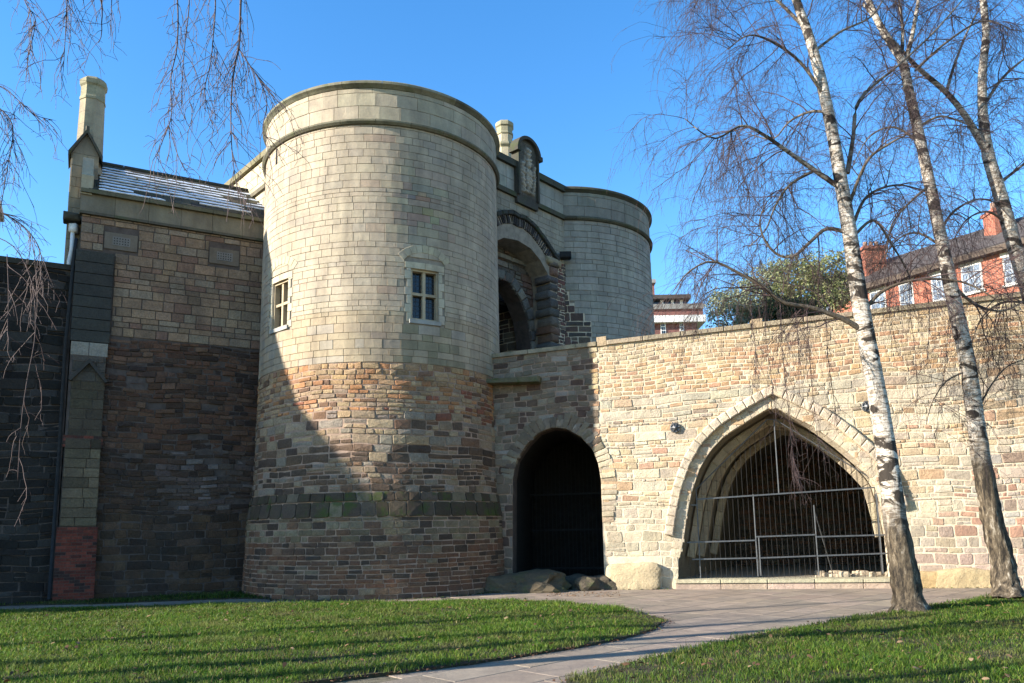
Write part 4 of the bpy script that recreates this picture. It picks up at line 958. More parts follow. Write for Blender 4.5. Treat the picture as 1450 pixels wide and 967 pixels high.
# vaulted recess behind the wide arch: vault, two ribs, back wall, floor
class Skew:
    def __init__(s, f, d=0.0): s.f = f; s.d = d
    def __call__(s, u, v, d=0.0): dd = s.d + d; return s.f(u - min(0, dd + .6) * .3, v, dd)
    def normal(s, u, v): return s.f.normal(u, v)
KS = Skew(K_)
m = MB(); A_ = [(u, v) for u, v in bigA]
VD = 8.0
prev = None
for i in range(len(A_) - 1):
    (a, ha), (b, hb) = A_[i], A_[i + 1]
    for j in range(6): m.add([KS(a, ha, -.6 - j * (VD - .6) / 6), KS(b, hb, -.6 - j * (VD - .6) / 6), KS(b, hb, -.6 - (j + 1) * (VD - .6) / 6), KS(a, ha, -.6 - (j + 1) * (VD - .6) / 6)], [[0, 1, 2, 3]], (.22, .19, .14))
m.build('vault', M['rubble'], bw)
for dd in (-1.3, -2.4, -4.0):
    Lb_ = Laid(bw, M['pale_rubble'], name='rib_stone', limit=40)
    voussoirs(Lb_, Skew(K_, dd), [(p.x, p.y) for p in offset([Vector(p) for p in bigA[1:-1]], -.26)], 20, 0, .2, .0, .01, lambda i: jc((.42, .36, .26), .1), .02, .005, db=-.12); Lb_.done('rib_stones')
bk = Skew(K_, -VD)
m = MB(); m.fbox(bk, A_[0][0] - .1, A_[-1][0] + .1, 0, 5, -.2, 0); m.build('back_wall', M['dark_mortar'], bw)
Lk = Laid(bw, M['rubble'], name='back_wall_stone', limit=150)
rubble(Lk, bk, courses(A_[0][0], A_[-1][0], 0.1, 4.9, lambda v: U(.08, .16), lambda v, h: U(.2, .45), None, 0, .02), lambda u, v: pick([(3, (.2, .11, .07)), (2, (.15, .12, .09)), (1, (.08, .065, .05))]), (0.01, .03), .01)
# jamb and inner side stones on the right, where sun reaches in
Lk.done('back_wall_stones')
m = MB(); m.fbox(K_, A_[0][0] - .05, A_[-1][0] + 3.05, .0, .20, -VD, -.4, (.4, .36, .28)); m.build('arch_floor', M['pale_rubble'], bw)
for (u, v, r) in ((7.9, .26, .16), (8.3, .25, .2), (7.5, .25, .12), (8.7, .28, .22), (8.1, .25, .1), (6.9, .24, .09)):
    pass
# passage behind the round arch
m = MB(); A_ = smA
for i in range(len(A_) - 1):
    (a, ha), (b, hb) = A_[i], A_[i + 1]
    m.add([K_(a, ha, -.65), K_(b, hb, -.65), K_(b, hb, -4), K_(a, ha, -4)], [[0, 1, 2, 3]])
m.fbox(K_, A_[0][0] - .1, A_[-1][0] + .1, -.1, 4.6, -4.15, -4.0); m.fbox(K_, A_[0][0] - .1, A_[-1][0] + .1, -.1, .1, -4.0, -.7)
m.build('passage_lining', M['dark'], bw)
# iron gate inside the round arch
ig = thing('iron_gate', 'dark iron bar gate set deep inside the shaded round arch', 'gate', K_(-1.2, .1, -.7))
for i in range(19):
    u = A_[0][0] + .12 + i * .121; v = float(np.interp(u, [p[0] for p in A_], [p[1] for p in A_])) - .03
    m = MB(); m.tube([K_(u, .1, -3.2), K_(u, v - .05, -3.2)], .009, 5); m.build('bar', M['iron'], ig)
for v in (.35, 1.5, 2.6): m = MB(); m.fbox(K_, A_[0][0] + .06, A_[-1][0] - .06, v, v + .05, -3.23, -3.17); m.build('rail', M['iron'], ig)
# slab ledge at the tower corner
m = MB(); a, b = K_.uv(706, 541), K_.uv(766, 541); V, Fs, _ = block(K_, [(a[0] - .5, a[1] - .06), (b[0], b[1] - .06), (b[0] + .03, b[1] + .09), (a[0] - .5, a[1] + .06)], -.1, .42, .05); m.add(V, Fs, (.14, .13, .08)); m.build('ledge_slab', M['mossy'], bw)
# deck of the bridge between the wall and the gate
bd = thing('bridge_deck', 'roadway of the bridge hidden behind the bridge wall leading to the gate', 'bridge', (4, 25, 0))
m = MB(); m.add([K_(-.3, 5.2, -.6), K_(BU1, 5.2, -.6), K_(BU1, 5.2, -8), g_(3.1, 5.2, -.1), g_(UG0 - .1, 5.2, -.8)], [[0, 1, 2, 3, 4]], (.3, .28, .24)); m.build('deck', M['paving'], bd)
# ================================================================== RAILING in the wide arch
rl = thing('iron_railing', 'tall security railing of thin steel bars closing the wide pointed arch', 'railing', K_(4.4, .2, -.3))
D0 = -.30
def kp(x, y, d=D0): return K_.uv(x, y, d)
pk = [kp(984, 694), kp(1086, 594), kp(1098, 594), kp(1238, 680)]
def rail_top(u):
    return float(np.interp(u, [p[0] for p in pk], [p[1] for p in pk]))
def rtube(name, pts, r, sides=6, mat='galv', d=D0):
    m = MB(); m.tube([K_(u, v, d) for u, v in pts], r, sides); m.build(name, M[mat], rl)
rtube('top_rail', pk, .016)
ua, ub = kp(984, 706)[0], kp(1240, 690)[0]
def rbox(name, p0, p1, h=.035, t=.02, d=D0):
    m = MB(); (u0, v0), (u1, v1) = p0, p1
    m.add([K_(u, v, dd) for dd in (d - t, d + t) for (u, v) in ((u0, v0 - h / 2), (u1, v1 - h / 2), (u1, v1 + h / 2), (u0, v0 + h / 2))], [[0, 3, 2, 1], [4, 5, 6, 7], [0, 1, 5, 4], [1, 2, 6, 5], [2, 3, 7, 6], [3, 0, 4, 7]]); m.build(name, M['galv'], rl)
rbox('rail', kp(986, 707), kp(1240, 690), .035)
rbox('rail', kp(973, 768), kp(1070, 765), .035); rbox('rail', kp(980, 792), kp(1072, 790), .035)
rbox('rail', kp(1070, 760), kp(1154, 757), .035); rbox('rail', kp(1077, 790), kp(1155, 787), .035)
rbox('rail', kp(1156, 760), kp(1262, 757), .035); rbox('rail', kp(1156, 787), kp(1266, 783), .035)
rbox('rail', kp(978, 715), kp(988, 715), .035)
u = kp(973, 768)[0] + .05; ue = kp(1266, 783)[0]; k = 0
while u < ue:
    top = rail_top(u) if ua < u < ub else kp(973, 764)[1]
    m = MB(); m.tube([K_(u, .23, D0 - .035), K_(u, top + .03, D0 - .035)], .005, 5); m.build('bar', M['iron'], rl)
    u += .128; k += 1
for x0, y0, x1, y1 in ((985, 694, 993, 818), (1064, 700, 1076, 816), (1153, 715, 1159, 815), (1238, 680, 1252, 812), (1072, 760, 1080, 815), (1095, 595, 1104, 700)):
    a, b = kp(x0, y0), kp(x1, y1); um = (a[0] + b[0]) / 2; rtube('post', [(um, a[1]), (um, b[1])], .017)
for x0, y0, x1, y1 in ((1153, 722, 1190, 808), (1070, 765, 1083, 812), (1240, 700, 1262, 808)):
    a, b = kp(x0, y0), kp(x1, y1)
    m = MB(); m.tube([K_(a[0], a[1], D0), K_(b[0], .24, D0 - .8)], .016, 6); m.build('back_stay', M['galv'], rl)
# ================================================================== ROCKS at the wall foot
def boulder(name, label, c, s, col, mat, seed, cat='rock', rot=0.0, rough=.3, boxy=.6):
    bm = bmesh.new(); bmesh.ops.create_icosphere(bm, subdivisions=3 if s[0] < .3 else 4, radius=1)
    from mathutils import noise as mn
    for v in bm.verts:
        p = v.co.copy(); nn = 2 + (1 - boxy) * 7; q = p / (abs(p.x) ** nn + abs(p.y) ** nn + abs(p.z) ** nn) ** (1 / nn); w = Vector((p.x * s[0], p.y * s[1], p.z * s[2])) + Vector((seed * 7.1, seed * 3.3, 0))
        d = rough * (mn.noise(w * 2.2) * .9 + mn.noise(w * 5) * .4 + mn.noise(w * 11) * .12)
        q = q * (1 + d); x, y = q.x * s[0], q.y * s[1]
        v.co = (x * math.cos(rot) - y * math.sin(rot), x * math.sin(rot) + y * math.cos(rot), q.z * s[2])
    me = bpy.data.meshes.new(name); bm.to_mesh(me); bm.free()
    ca = me.color_attributes.new('Col', 'FLOAT_COLOR', 'POINT'); ca.data.foreach_set('color', np.tile(np.array([*col, 1], np.float32), len(me.vertices)))
    me.materials.append(mat)
    o = bpy.data.objects.new(name, me); C.objects.link(o); o.location = c
    if label: tag(o, label, cat)
    return o
q = K_(-2.15, 0, .5); boulder('boulder', 'broad dark bedrock lump between tower foot and round arch', (q[0], q[1], .05), (1.2, .6, .42), (.11, .085, .055), M['boulder'], 3, rot=-.2, boxy=.85, rough=.45)
q = K_(-.45, 0, -.25); boulder('boulder', 'dark rock on the right side of the round arch floor', (q[0], q[1], .0), (.6, .75, .36), (.09, .075, .055), M['boulder'], 8, rot=.5, boxy=.85, rough=.45)
q = K_(.72, 0, .0); boulder('boulder', 'big pale sunlit block of rock at the foot of the wall between the two arches', (q[0], q[1], .30), (.68, .22, .36), (.46, .38, .24), M['pale_rubble'], 9, rot=math.radians(-9.5), rough=.12, boxy=.42)
q = K_(8.5, 0, .0); boulder('boulder', 'low pale bedrock outcrop at the wall foot right of the wide arch', (q[0], q[1], .1), (.8, .18, .34), (.42, .33, .19), M['pale_rubble'], 12, rot=math.radians(-9.5), rough=.2)
q = K_(7.6, 0, .0); boulder('boulder', 'tan bedrock slab at the wall foot behind the nearer birch', (q[0], q[1], .05), (.55, .15, .34), (.42, .30, .15), M['pale_rubble'], 13, rot=math.radians(-9.5), rough=.05)
for i in range(26):
    q = K_(U(5.0, 8.9), 0, -U(.7, 2.4)); k_ = U(.7, 1.5)
    tag(boulder('loose_stone', None, (q[0], q[1], .23), (U(.06, .16) * k_, U(.05, .12) * k_, U(.04, .1) * k_), (.50, .42, .31), M['pale_rubble'], 40 + i), 'small pale fallen stone lying on the sunlit floor inside the wide arch', 'stone', 'loose stones on the arch floor')
# ================================================================== GROUND
m = MB()
m.add([(-400, -60, -.06), (400, -60, -.06), (400, 600, -.06), (-400, 600, -.06)], [[0, 1, 2, 3]]); gr = m.build('ground', M['turf'], None); gr['kind'] = 'structure'
m = MB(); m.add([(-30, -8, -.009), (30, -8, -.009), (30, 26, -.009), (-30, 26, -.009)], [[0, 1, 2, 3]]); path = m.build('path', M['joint'], None); path['kind'] = 'structure'
def G(px): return [tuple(gnd(x, y)[:2]) for x, y in px]
lawnL = G([(940, 879), (925, 893), (880, 906), (800, 921), (700, 937), (560, 955), (440, 969)]) + [(-4.5, 5.2), (-9, 4), (-24, 2), (-26, 12)] + G([(-40, 868), (0, 867), (120, 863), (300, 859), (500, 855), (640, 853), (720, 852), (800, 855), (880, 864)])
lawnR = G([(800, 969), (860, 952), (930, 934), (1000, 920), (1080, 901), (1150, 889), (1230, 876), (1290, 867), (1340, 859), (1400, 848), (1450, 838)]) + [(14.5, 17.0), (22, 15.5), (24, 2), (6, 2), (1.0, 5.0)]
verge = G([(-30, 862), (0, 858), (130, 856), (250, 851), (340, 848), (430, 850), (470, 851)]) + [(-4.4, 18.6), (-6.2, 19.5), (-7.2, 20.8), (-10.5, 19.2), (-14, 17.2)]
def inpoly(P, X, Y):
    c = np.zeros(X.shape, bool); n = len(P)
    for i in range(n):
        x0, y0 = P[i]; x1, y1 = P[(i + 1) % n]
        if y0 == y1: continue
        k = ((y0 > Y) != (y1 > Y)) & (X < (x1 - x0) * (Y - y0) / (y1 - y0) + x0); c ^= k
    return c
def lawn(name, poly, h):
    bm = bmesh.new(); P = []
    for i in range(len(poly)):                                # ragged edge
        a, b = Vector(poly[i]), Vector(poly[(i + 1) % len(poly)]); n = max(1, min(60, int((b - a).length / .12)))
        for k in range(n): q = a.lerp(b, k / n); P.append((q.x + U(-.025, .025), q.y + U(-.025, .025)))
    f = bm.faces.new([bm.verts.new((x, y, h)) for x, y in P]); f.normal_update()
    if f.normal.z < 0: f.normal_flip()
    e = bmesh.ops.extrude_face_region(bm, geom=[f]); 
    for v in [g for g in e['geom'] if isinstance(g, bmesh.types.BMVert)]: v.co.z = h
    for v in f.verts: v.co.z = -.03
    me = bpy.data.meshes.new(name); bm.to_mesh(me); bm.free(); me.materials.append(M['soil']); o = bpy.data.objects.new(name, me); C.objects.link(o); o['kind'] = 'structure'; return o
LH = .035
lawn('lawn', lawnL, LH); lawn('lawn', lawnR, LH + .01); lawn('verge', verge, .03)
# paving flags, each its own slab
LP = []
def in_any(x, y, m_=0.0):
    X, Y = np.array([x]), np.array([y]); return bool(inpoly(lawnL, X, Y)[0] or inpoly(lawnR, X, Y)[0] or inpoly(verge, X, Y)[0])
def flags(deg, org, urange, vrange, wv_, cond):
    a = math.radians(deg); e = Vector((math.cos(a), math.sin(a))); n = Vector((-e.y, e.x)); v = vrange[0]
    while v < vrange[1]:
        w = U(*wv_); u = urange[0] - rnd()
        while u < urange[1]:
            l = U(.6, 1.15)
            q = Vector(org) + e * (u + l / 2) + n * (v + w / 2)
            cs = [Vector(org) + e * x + n * y for x, y in ((u + .007, v + .007), (u + l - .007, v + .007), (u + l - .007, v + w - .007), (u + .007, v + w - .007))]
            if cond(q.x, q.y) and not all(in_any(c.x, c.y) for c in cs + [q]):
                LP.append((cs, q))
            u += l
        v += w
class Flat:
    def __call__(s, u, v, d=0.0): return (u, v, d)
    def normal(s, u, v): return Vector((0, 0, 1))
flags(44, (1.5, 12), (-12, 15), (-11, 9), (.5, .68), lambda x, y: x > -1.2 and y > 5 and y < 20.45 - .165 * (x - 2.4) and x < 15)
flags(9, (-12, 16.0), (-4, 11), (-.2, 3.2), (.62, .72), lambda x, y: x <= -1.2 and y > 15)
Lf = Laid(path, M['paving'], smooth=False, name='paving_slab')
ff = Flat()
for cs, q in LP:
    Lf.put(ff, [(c.x, c.y) for c in cs], jc(random.choice([(.26, .215, .17), (.235, .195, .155), (.275, .225, .175), (.245, .2, .16)]), .08), U(-.0012, .0012), -.03, .004)
Lf.done('paving_slabs')
# threshold soil in front of passage etc.
# ------------------------------------------------------------------ grass
def vnoise(x, y, s, seed=0):
    return np.sin(x * s + 1.3 * np.sin(y * s * .7 + seed) + seed) * np.sin(y * s * 1.1 + 1.7 * np.sin(x * s * .6 + seed * 2))
def grass(name, poly, n, x0, x1, y0, y1, z, hmin, hmax, dens=1.0, dark=1.0):
    X = RNG.uniform(x0, x1, n); Y = y0 + (y1 - y0) * RNG.uniform(0, 1, n) ** 1.35
    # keep near the view
    jx, jy = RNG.normal(0, .05, n), RNG.normal(0, .05, n); ex = .05 * np.sin(X * 9 + Y * 4) + .03 * np.sin(X * 23 - Y * 17)
    k = inpoly(poly, X + jx + ex, Y + jy) & (np.abs(X) < Y * .70 + .6); X, Y = X[k], Y[k]
    cl = vnoise(X, Y, 2.3, 1) * .5 + vnoise(X, Y, 6.1, 2) * .3 + vnoise(X, Y, 14, 3) * .2
    lo = vnoise(X, Y, .9, 5) * .6 + vnoise(X, Y, 2.9, 6) * .5; k = RNG.uniform(-1, 1, len(X)) < cl * .9 + lo * .5 + .6; X, Y, cl, lo = X[k], Y[k], cl[k], lo[k]; n = len(X)
    D = np.sqrt(X * X + Y * Y)
    h = RNG.uniform(hmin, hmax, n) * np.clip(1 + .6 * cl + .35 * lo, .35, 2) * np.where(RNG.uniform(0, 1, n) < .02, 1.8, 1); w = RNG.uniform(.0022, .0045, n) * (D / 8) ** .8
    th = RNG.uniform(0, 2 * np.pi, n); ln = RNG.uniform(.2, 1.1, n) * h; lt = RNG.uniform(0, 2 * np.pi, n)
    bx, by = np.cos(th) * w, np.sin(th) * w; lx, ly = np.cos(lt) * ln, np.sin(lt) * ln
    Z = np.full(n, z)
    V = np.stack([np.stack([X - bx, Y - by, Z], 1), np.stack([X + bx, Y + by, Z], 1), np.stack([X + bx * .7 + lx * .35, Y + by * .7 + ly * .35, Z + h * .62], 1), np.stack([X - bx * .7 + lx * .35, Y - by * .7 + ly * .35, Z + h * .62], 1), np.stack([X + lx, Y + ly, Z + h * .95], 1)], 1).reshape(-1, 3)
    b = np.arange(n) * 5
    T = np.concatenate([np.stack([b, b + 1, b + 2], 1), np.stack([b, b + 2, b + 3], 1), np.stack([b + 3, b + 2, b + 4], 1)])
    dark *= .78; g = np.array([.085, .18, .016]) * dark; y_ = np.array([.22, .27, .04]) * dark; br = np.array([.28, .22, .09]) * dark; bl_ = np.array([.05, .115, .025]) * dark
    r = RNG.uniform(0, 1, n)[:, None]; c = g + (y_ - g) * np.clip(r * 1.2 - .3 - .3 * cl[:, None], 0, 1); c = np.where(RNG.uniform(0, 1, n)[:, None] < (.08 + .14 * np.clip(-lo, 0, 1))[:, None], br, c); c = np.where(RNG.uniform(0, 1, n)[:, None] < .2, bl_, c); ms = np.clip(vnoise(X, Y, 1.7, 8) * .8 + vnoise(X, Y, 4.7, 9) * .5 - .15, 0, 1)[:, None] * .55; c = c * (1 - ms) + np.array([.17, .155, .06]) * ms
    c = c * RNG.uniform(.5, 1.4, n)[:, None] * (1 + .18 * lo + .12 * cl)[:, None]
    o = np_mesh(name, V, T, M['grass'], None, np.repeat(c, 5, 0)); o['kind'] = 'stuff'; return o
tag(grass('grass', lawnL, 560000, -13, 4.5, 5.5, 17.6, LH, .03, .065), 'short green winter grass on the left lawn', 'grass', kind='stuff')
tag(grass('grass', lawnR, 420000, 0, 15, 5.0, 17.2, LH + .01, .03, .07, dark=.85), 'shaded green grass around the birch trees on the right', 'grass', kind='stuff')
tag(grass('grass', verge, 90000, -14, -4, 16, 21, .03, .03, .09, dark=.6), 'thin dark verge of grass at the foot of the left range', 'grass', kind='stuff')  # blade colours lowered to stand for the shade beside the range
# ------------------------------------------------------------------ fallen leaves, litter along lawn edges
def leaves(name, pts, size, cols, z=.06, flatness=.5, mat='litter'):
    V = []; T = []; Cc = []
    for (x, y, zz) in pts:
        s = U(*size); a = U(0, 6.28); t1_, t2_ = U(-flatness, flatness), U(-flatness, flatness); c = jc(random.choice(cols), .3); o = len(V)
        sh = [(-1, 0, 0), (-.4, .55, .25), (.5, .5, .2), (1, 0, .05), (.5, -.5, .3), (-.4, -.5, .2)]
        for u, v, w in sh:
            x_, y_ = u * s, v * s; V.append((x + x_ * math.cos(a) - y_ * math.sin(a), y + x_ * math.sin(a) + y_ * math.cos(a), zz + z + w * s * .8 + x_ * t1_ + y_ * t2_))
        T += [[o, o + 1, o + 5], [o + 1, o + 4, o + 5], [o + 1, o + 2, o + 4], [o + 2, o + 3, o + 4]]; Cc += [c] * 6
    o = np_mesh(name, np.array(V), np.array(T), M[mat], None, np.array(Cc)); o['kind'] = 'stuff'; return o
LC = [(.16, .085, .04), (.22, .13, .07), (.10, .05, .025), (.3, .2, .12)]
def scatter(poly, n, y1=17):
    out = []
    while len(out) < n:
        y = U(6, y1); x = U(-.66, .66) * y
        if inpoly(poly, np.array([x]), np.array([y]))[0]: out.append((x, y, LH + .012))
    return out
tag(leaves('fallen_leaves', scatter(lawnL, 300) + scatter(lawnR, 260), (.016, .045), [(.13, .07, .035), (.18, .11, .06), (.08, .045, .025), (.24, .16, .09)]), 'brown dead leaves scattered over the grass', 'fallen leaves', kind='stuff')
ed = []
for P in (lawnL, lawnR):
    for i in range(len(P)):
        a, b = Vector(P[i]), Vector(P[(i + 1) % len(P)])
        if max(a.y, b.y) < 5.3 or max(abs(a.x), abs(b.x)) > 13 : continue
        far = a.y > 15.5 and b.y > 15.5
        for k in range(int((b - a).length * (14 if far else 75))):
            q = a.lerp(b, rnd()); ed.append((q.x + random.gauss(0, .09), q.y + random.gauss(0, .09), .0))
tag(leaves('leaf_litter', ed, (.008, .026), [(.12, .06, .035), (.18, .09, .05), (.07, .035, .02)], .03), 'dark crumbs of leaf litter gathered along the lawn edges', 'leaf litter', kind='stuff')
t_ = [(x, y, 0) for x, y in (tuple(gnd(U(775, 880), U(838, 845))[:2]) for _ in range(260))]
tag(leaves('leaf_drift', t_, (.01, .03), LC, .006), 'streak of reddish dead leaves on the path before the round arch', 'leaf litter', kind='stuff')
wb = [(K_(u, 0, U(.05, .25))[0], K_(u, 0, U(.05, .25))[1], 0) for u in [U(-3, 11) for _ in range(700)] if not 1.7 < u < 7.2] + [(T1[0] + math.sin(a) * (3.68 + abs(random.gauss(0, .12))), T1[1] - math.cos(a) * (3.68 + abs(random.gauss(0, .12))), .0) for a in [U(-.6, 1.3) for _ in range(500)]]
tag(leaves('wall_foot_litter', wb, (.01, .04), [(.10, .06, .03), (.05, .07, .02), (.08, .10, .03)], .012), 'dead leaves and tiny weeds gathered along the wall foot', 'leaf litter', kind='stuff')
# thin left-over snow
m = MB()
def snowpatch(x, y, sx, sy, z):
    n = 9; P = [(x + math.cos(2 * math.pi * i / n) * sx * U(.6, 1.1), y + math.sin(2 * math.pi * i / n) * sy * U(.6, 1.1)) for i in range(n)]; m.prism(ff, P, z, z + .03, (.7, .72, .75))
for _ in range(16): q = gnd(U(390, 450), U(844, 849)); snowpatch(q.x, q.y, U(.02, .07), U(.02, .06), .03)
for _ in range(7): q = gnd(U(255, 285), U(840, 842)); snowpatch(q.x, q.y, U(.02, .08), U(.02, .04), .05)
tag(m.build('snow_patches', M['snow'], None), 'last small patches of snow in the shaded verge', 'snow', kind='stuff')
# ================================================================== BIRCHES
def smooth_path(P, n):
    P = [Vector(p) for p in P]; k = len(P); out = []
    for i in range(n + 1):
        t = i / n * (k - 1); j = min(k - 2, int(t)); f = t - j; p0, p1, p2, p3 = P[max(0, j - 1)], P[j], P[j + 1], P[min(k - 1, j + 2)]
        out.append(0.5 * ((2 * p1) + (p2 - p0) * f + (2 * p0 - 5 * p1 + 4 * p2 - p3) * f * f + (3 * p1 - p0 - 3 * p2 + p3) * f ** 3))
    return out
def tubes_np(Pn, Rn, sides=3):
    """Pn (n,k,3), Rn (n,k) -> V, Q"""
    n, k, _ = Pn.shape; T = np.gradient(Pn, axis=1); T /= np.linalg.norm(T, axis=2, keepdims=True) + 1e-9
    ref = np.array([.37, .61, .12]); A = np.cross(T, ref); A /= np.linalg.norm(A, axis=2, keepdims=True) + 1e-9; B = np.cross(T, A)
    an = np.arange(sides) * 2 * np.pi / sides
    V = Pn[:, :, None, :] + Rn[:, :, None, None] * (A[:, :, None, :] * np.cos(an)[None, None, :, None] + B[:, :, None, :] * np.sin(an)[None, None, :, None])
    idx = np.arange(n * k * sides).reshape(n, k, sides); a = idx[:, :-1, :]; b = idx[:, 1:, :]
    Q = np.stack([a, np.roll(a, -1, 2), np.roll(b, -1, 2), b], -1).reshape(-1, 4)
    return V.reshape(-1, 3), Q
def strands(starts, dirs, lens, k, droop, wob, r0, r1):
    n = len(starts); P = np.zeros((n, k, 3)); P[:, 0] = starts; D = dirs / (np.linalg.norm(dirs, axis=1, keepdims=True) + 1e-9); st = (lens / (k - 1))[:, None]
    for i in range(1, k):
        D = D + np.array([0, 0, -1.0]) * droop * (i / k + .25) + RNG.normal(0, wob, (n, 3)); D /= np.linalg.norm(D, axis=1, keepdims=True) + 1e-9
        P[:, i] = P[:, i - 1] + D * st
    R = r0[:, None] * (1 - np.linspace(0, 1, k))[None] + r1 * np.linspace(0, 1, k)[None]
    return P, R
def bark_tube(name, P, R, parent, z_rough=2.0, young=0.0, sides=20, roughamt=.17, mat='bark'):
    m = MB(); m.tube(P, R, sides, cap=True); n = len(P); V = []; Cc = []
    for i in range(n):
        for k in range(sides):
            p = Vector(m.v[i * sides + k]); c = P[i]; hgt = p.z
            rf = max(0.0, min(1.0, (z_rough - hgt) / .9))
            am = rf * roughamt * (math.sin(k * 2.1 + math.sin(hgt * 5) * 1.5) * .6 + U(-.5, .5)) + .03 * U(-1, 1)
            flare = 1 + .5 * max(0, 1 - hgt / .35) ** 2 * (1 + .4 * math.sin(k * 1.35)) if z_rough > 0 else 1
            p = c + (p - c) * (1 + am) * flare; V.append(tuple(p)); Cc.append((rf, young, 0))
    m.v = V; m.c = Cc
    return m.build(name, M[mat], parent, True)
def grow(tree, limbs, seed, n2, n3, reach=1.0, strand_len=(.5, 1.8), tw=1.0, bounds=None):
    """secondary branches from limbs, then weeping twigs; limbs = list of (points, radii)"""
    S = []; Dd = []; Rr = []
    for pts, rad, w in limbs:
        n = int(n2 * w)
        for _ in range(n):
            t = rnd() ** .7 * .93 + .07; i = min(len(pts) - 2, int(t * (len(pts) - 1))); p = pts[i].lerp(pts[i + 1], rnd())
            tg = (pts[i + 1] - pts[i]).normalized(); a = U(0, 6.28); side = tg.cross(Vector((math.cos(a), math.sin(a), .2))).normalized()
            S.append(p); Dd.append(tg * U(.3, .9) + side + Vector((0, 0, U(.0, .8)))); Rr.append(min(rad[i] * .55, U(.006, .015)))
    S = np.array(S); Dd = np.array(Dd); Rr = np.array(Rr); L = RNG.uniform(.5, 1.7, len(S)) * reach
    P, R = strands(S, Dd, L, 9, .11, .13, Rr, .0035)
    V, Q = tubes_np(P, R, 5)
    o = np_mesh('branches', V, Q, M['twig'], tree, smooth=True); o['kind'] = 'stuff'
    # weeping twigs
    n = len(S) * n3; src = RNG.integers(0, len(S), n); pos = RNG.uniform(.25, 1, n) * 7.99; i0 = pos.astype(int); f = (pos - i0)[:, None]
    st = P[src, i0] * (1 - f) + P[src, i0 + 1] * f; tg = P[src, i0 + 1] - P[src, i0]; tg /= np.linalg.norm(tg, axis=1, keepdims=True)
    d = tg * .8 + RNG.normal(0, .6, (n, 3)); L = RNG.uniform(*strand_len, n) * RNG.uniform(.4, 1, n)
    P2, R2 = strands(st, d, L, 9, .33, .16, np.full(n, .0042 * tw), .0024 * tw)
    V2, Q2 = tubes_np(P2, R2, 3)
    # side shoots
    m_ = int(n * 2.6); src = RNG.integers(0, n, m_); i0 = RNG.integers(1, 8, m_); st = P2[src, i0]; tg = P2[src, i0 + 1 - 1] - P2[src, i0 - 1]; tg /= np.linalg.norm(tg, axis=1, keepdims=True)
    P3, R3 = strands(st, tg + RNG.normal(0, .55, (m_, 3)), RNG.uniform(.08, .38, m_), 4, .25, .15, np.full(m_, .0028 * tw), .0018 * tw)
    V3, Q3 = tubes_np(P3, R3, 3)
    o = np_mesh('twigs', np.concatenate([V2, V3]), np.concatenate([Q2, Q3 + len(V2)]), M['twig'], tree); o['kind'] = 'stuff'
def pxline(pts, Y, dy=0.0):
    n = len(pts); return [atY(x, y, Y + dy * (i / max(1, n - 1)) ) for i, (x, y) in enumerate(pts)]
def birch(label, base, trunk, limbs, seed, Y, n2=10, n3=12, **k):
    random.seed(seed)
    pts = [(*t,) for t in trunk]; P = []
    for (x, y, r) in pts: P.append((atY(x, y, Y), r / F * Y * (1 if Y < 15 else .86)))
    b = gnd(*base); t = thing('birch_tree', label, 'tree', (b.x, b.y, 0), 'silver birches on the lawns')
    P[0] = (Vector((b.x, b.y, -.05)), P[0][1])
    n = 150; pp = smooth_path([p for p, _ in P], n); rr = list(np.interp(np.linspace(0, 1, n + 1), np.linspace(0, 1, len(P)), [r for _, r in P]))
    bark_tube('trunk', pp, rr, t, k.pop('z_rough', 2.2))
    LL = [(pp[66:], rr[66:], 1.4)]
    for (lp, r0, r1, dy, w, yg) in limbs:
        q = pxline(lp, Y, dy); 
        # start on the trunk axis
        q = smooth_path(q, 22); r = list(np.linspace(r0, r1, 23)); bark_tube('limb', q, r, t, -1, yg, 8, 0); LL.append((q, r, w))
    for (lp, r0, r1, dy, w, yg) in k.pop('high', []):
        q = smooth_path(lp, 20); r = list(np.linspace(r0, r1, 21)); bark_tube('limb', q, r, t, -1, yg, 8, 0); LL.append((q, r, w))
    grow(t, LL, seed, n2, n3, **k)
    return t, pp
T1px = [(1290, 868, 21), (1282, 820, 17.5), (1268, 735, 15), (1257, 655, 14), (1245, 575, 13), (1229, 490, 12.5), (1215, 410, 11.5), (1203, 330, 10.5), (1191, 258, 9.5), (1179, 190, 8.5), (1163, 115, 8), (1145, 50, 7), (1126, -5, 6), (1108, -80, 5), (1095, -160, 4), (1085, -260, 2.5)]
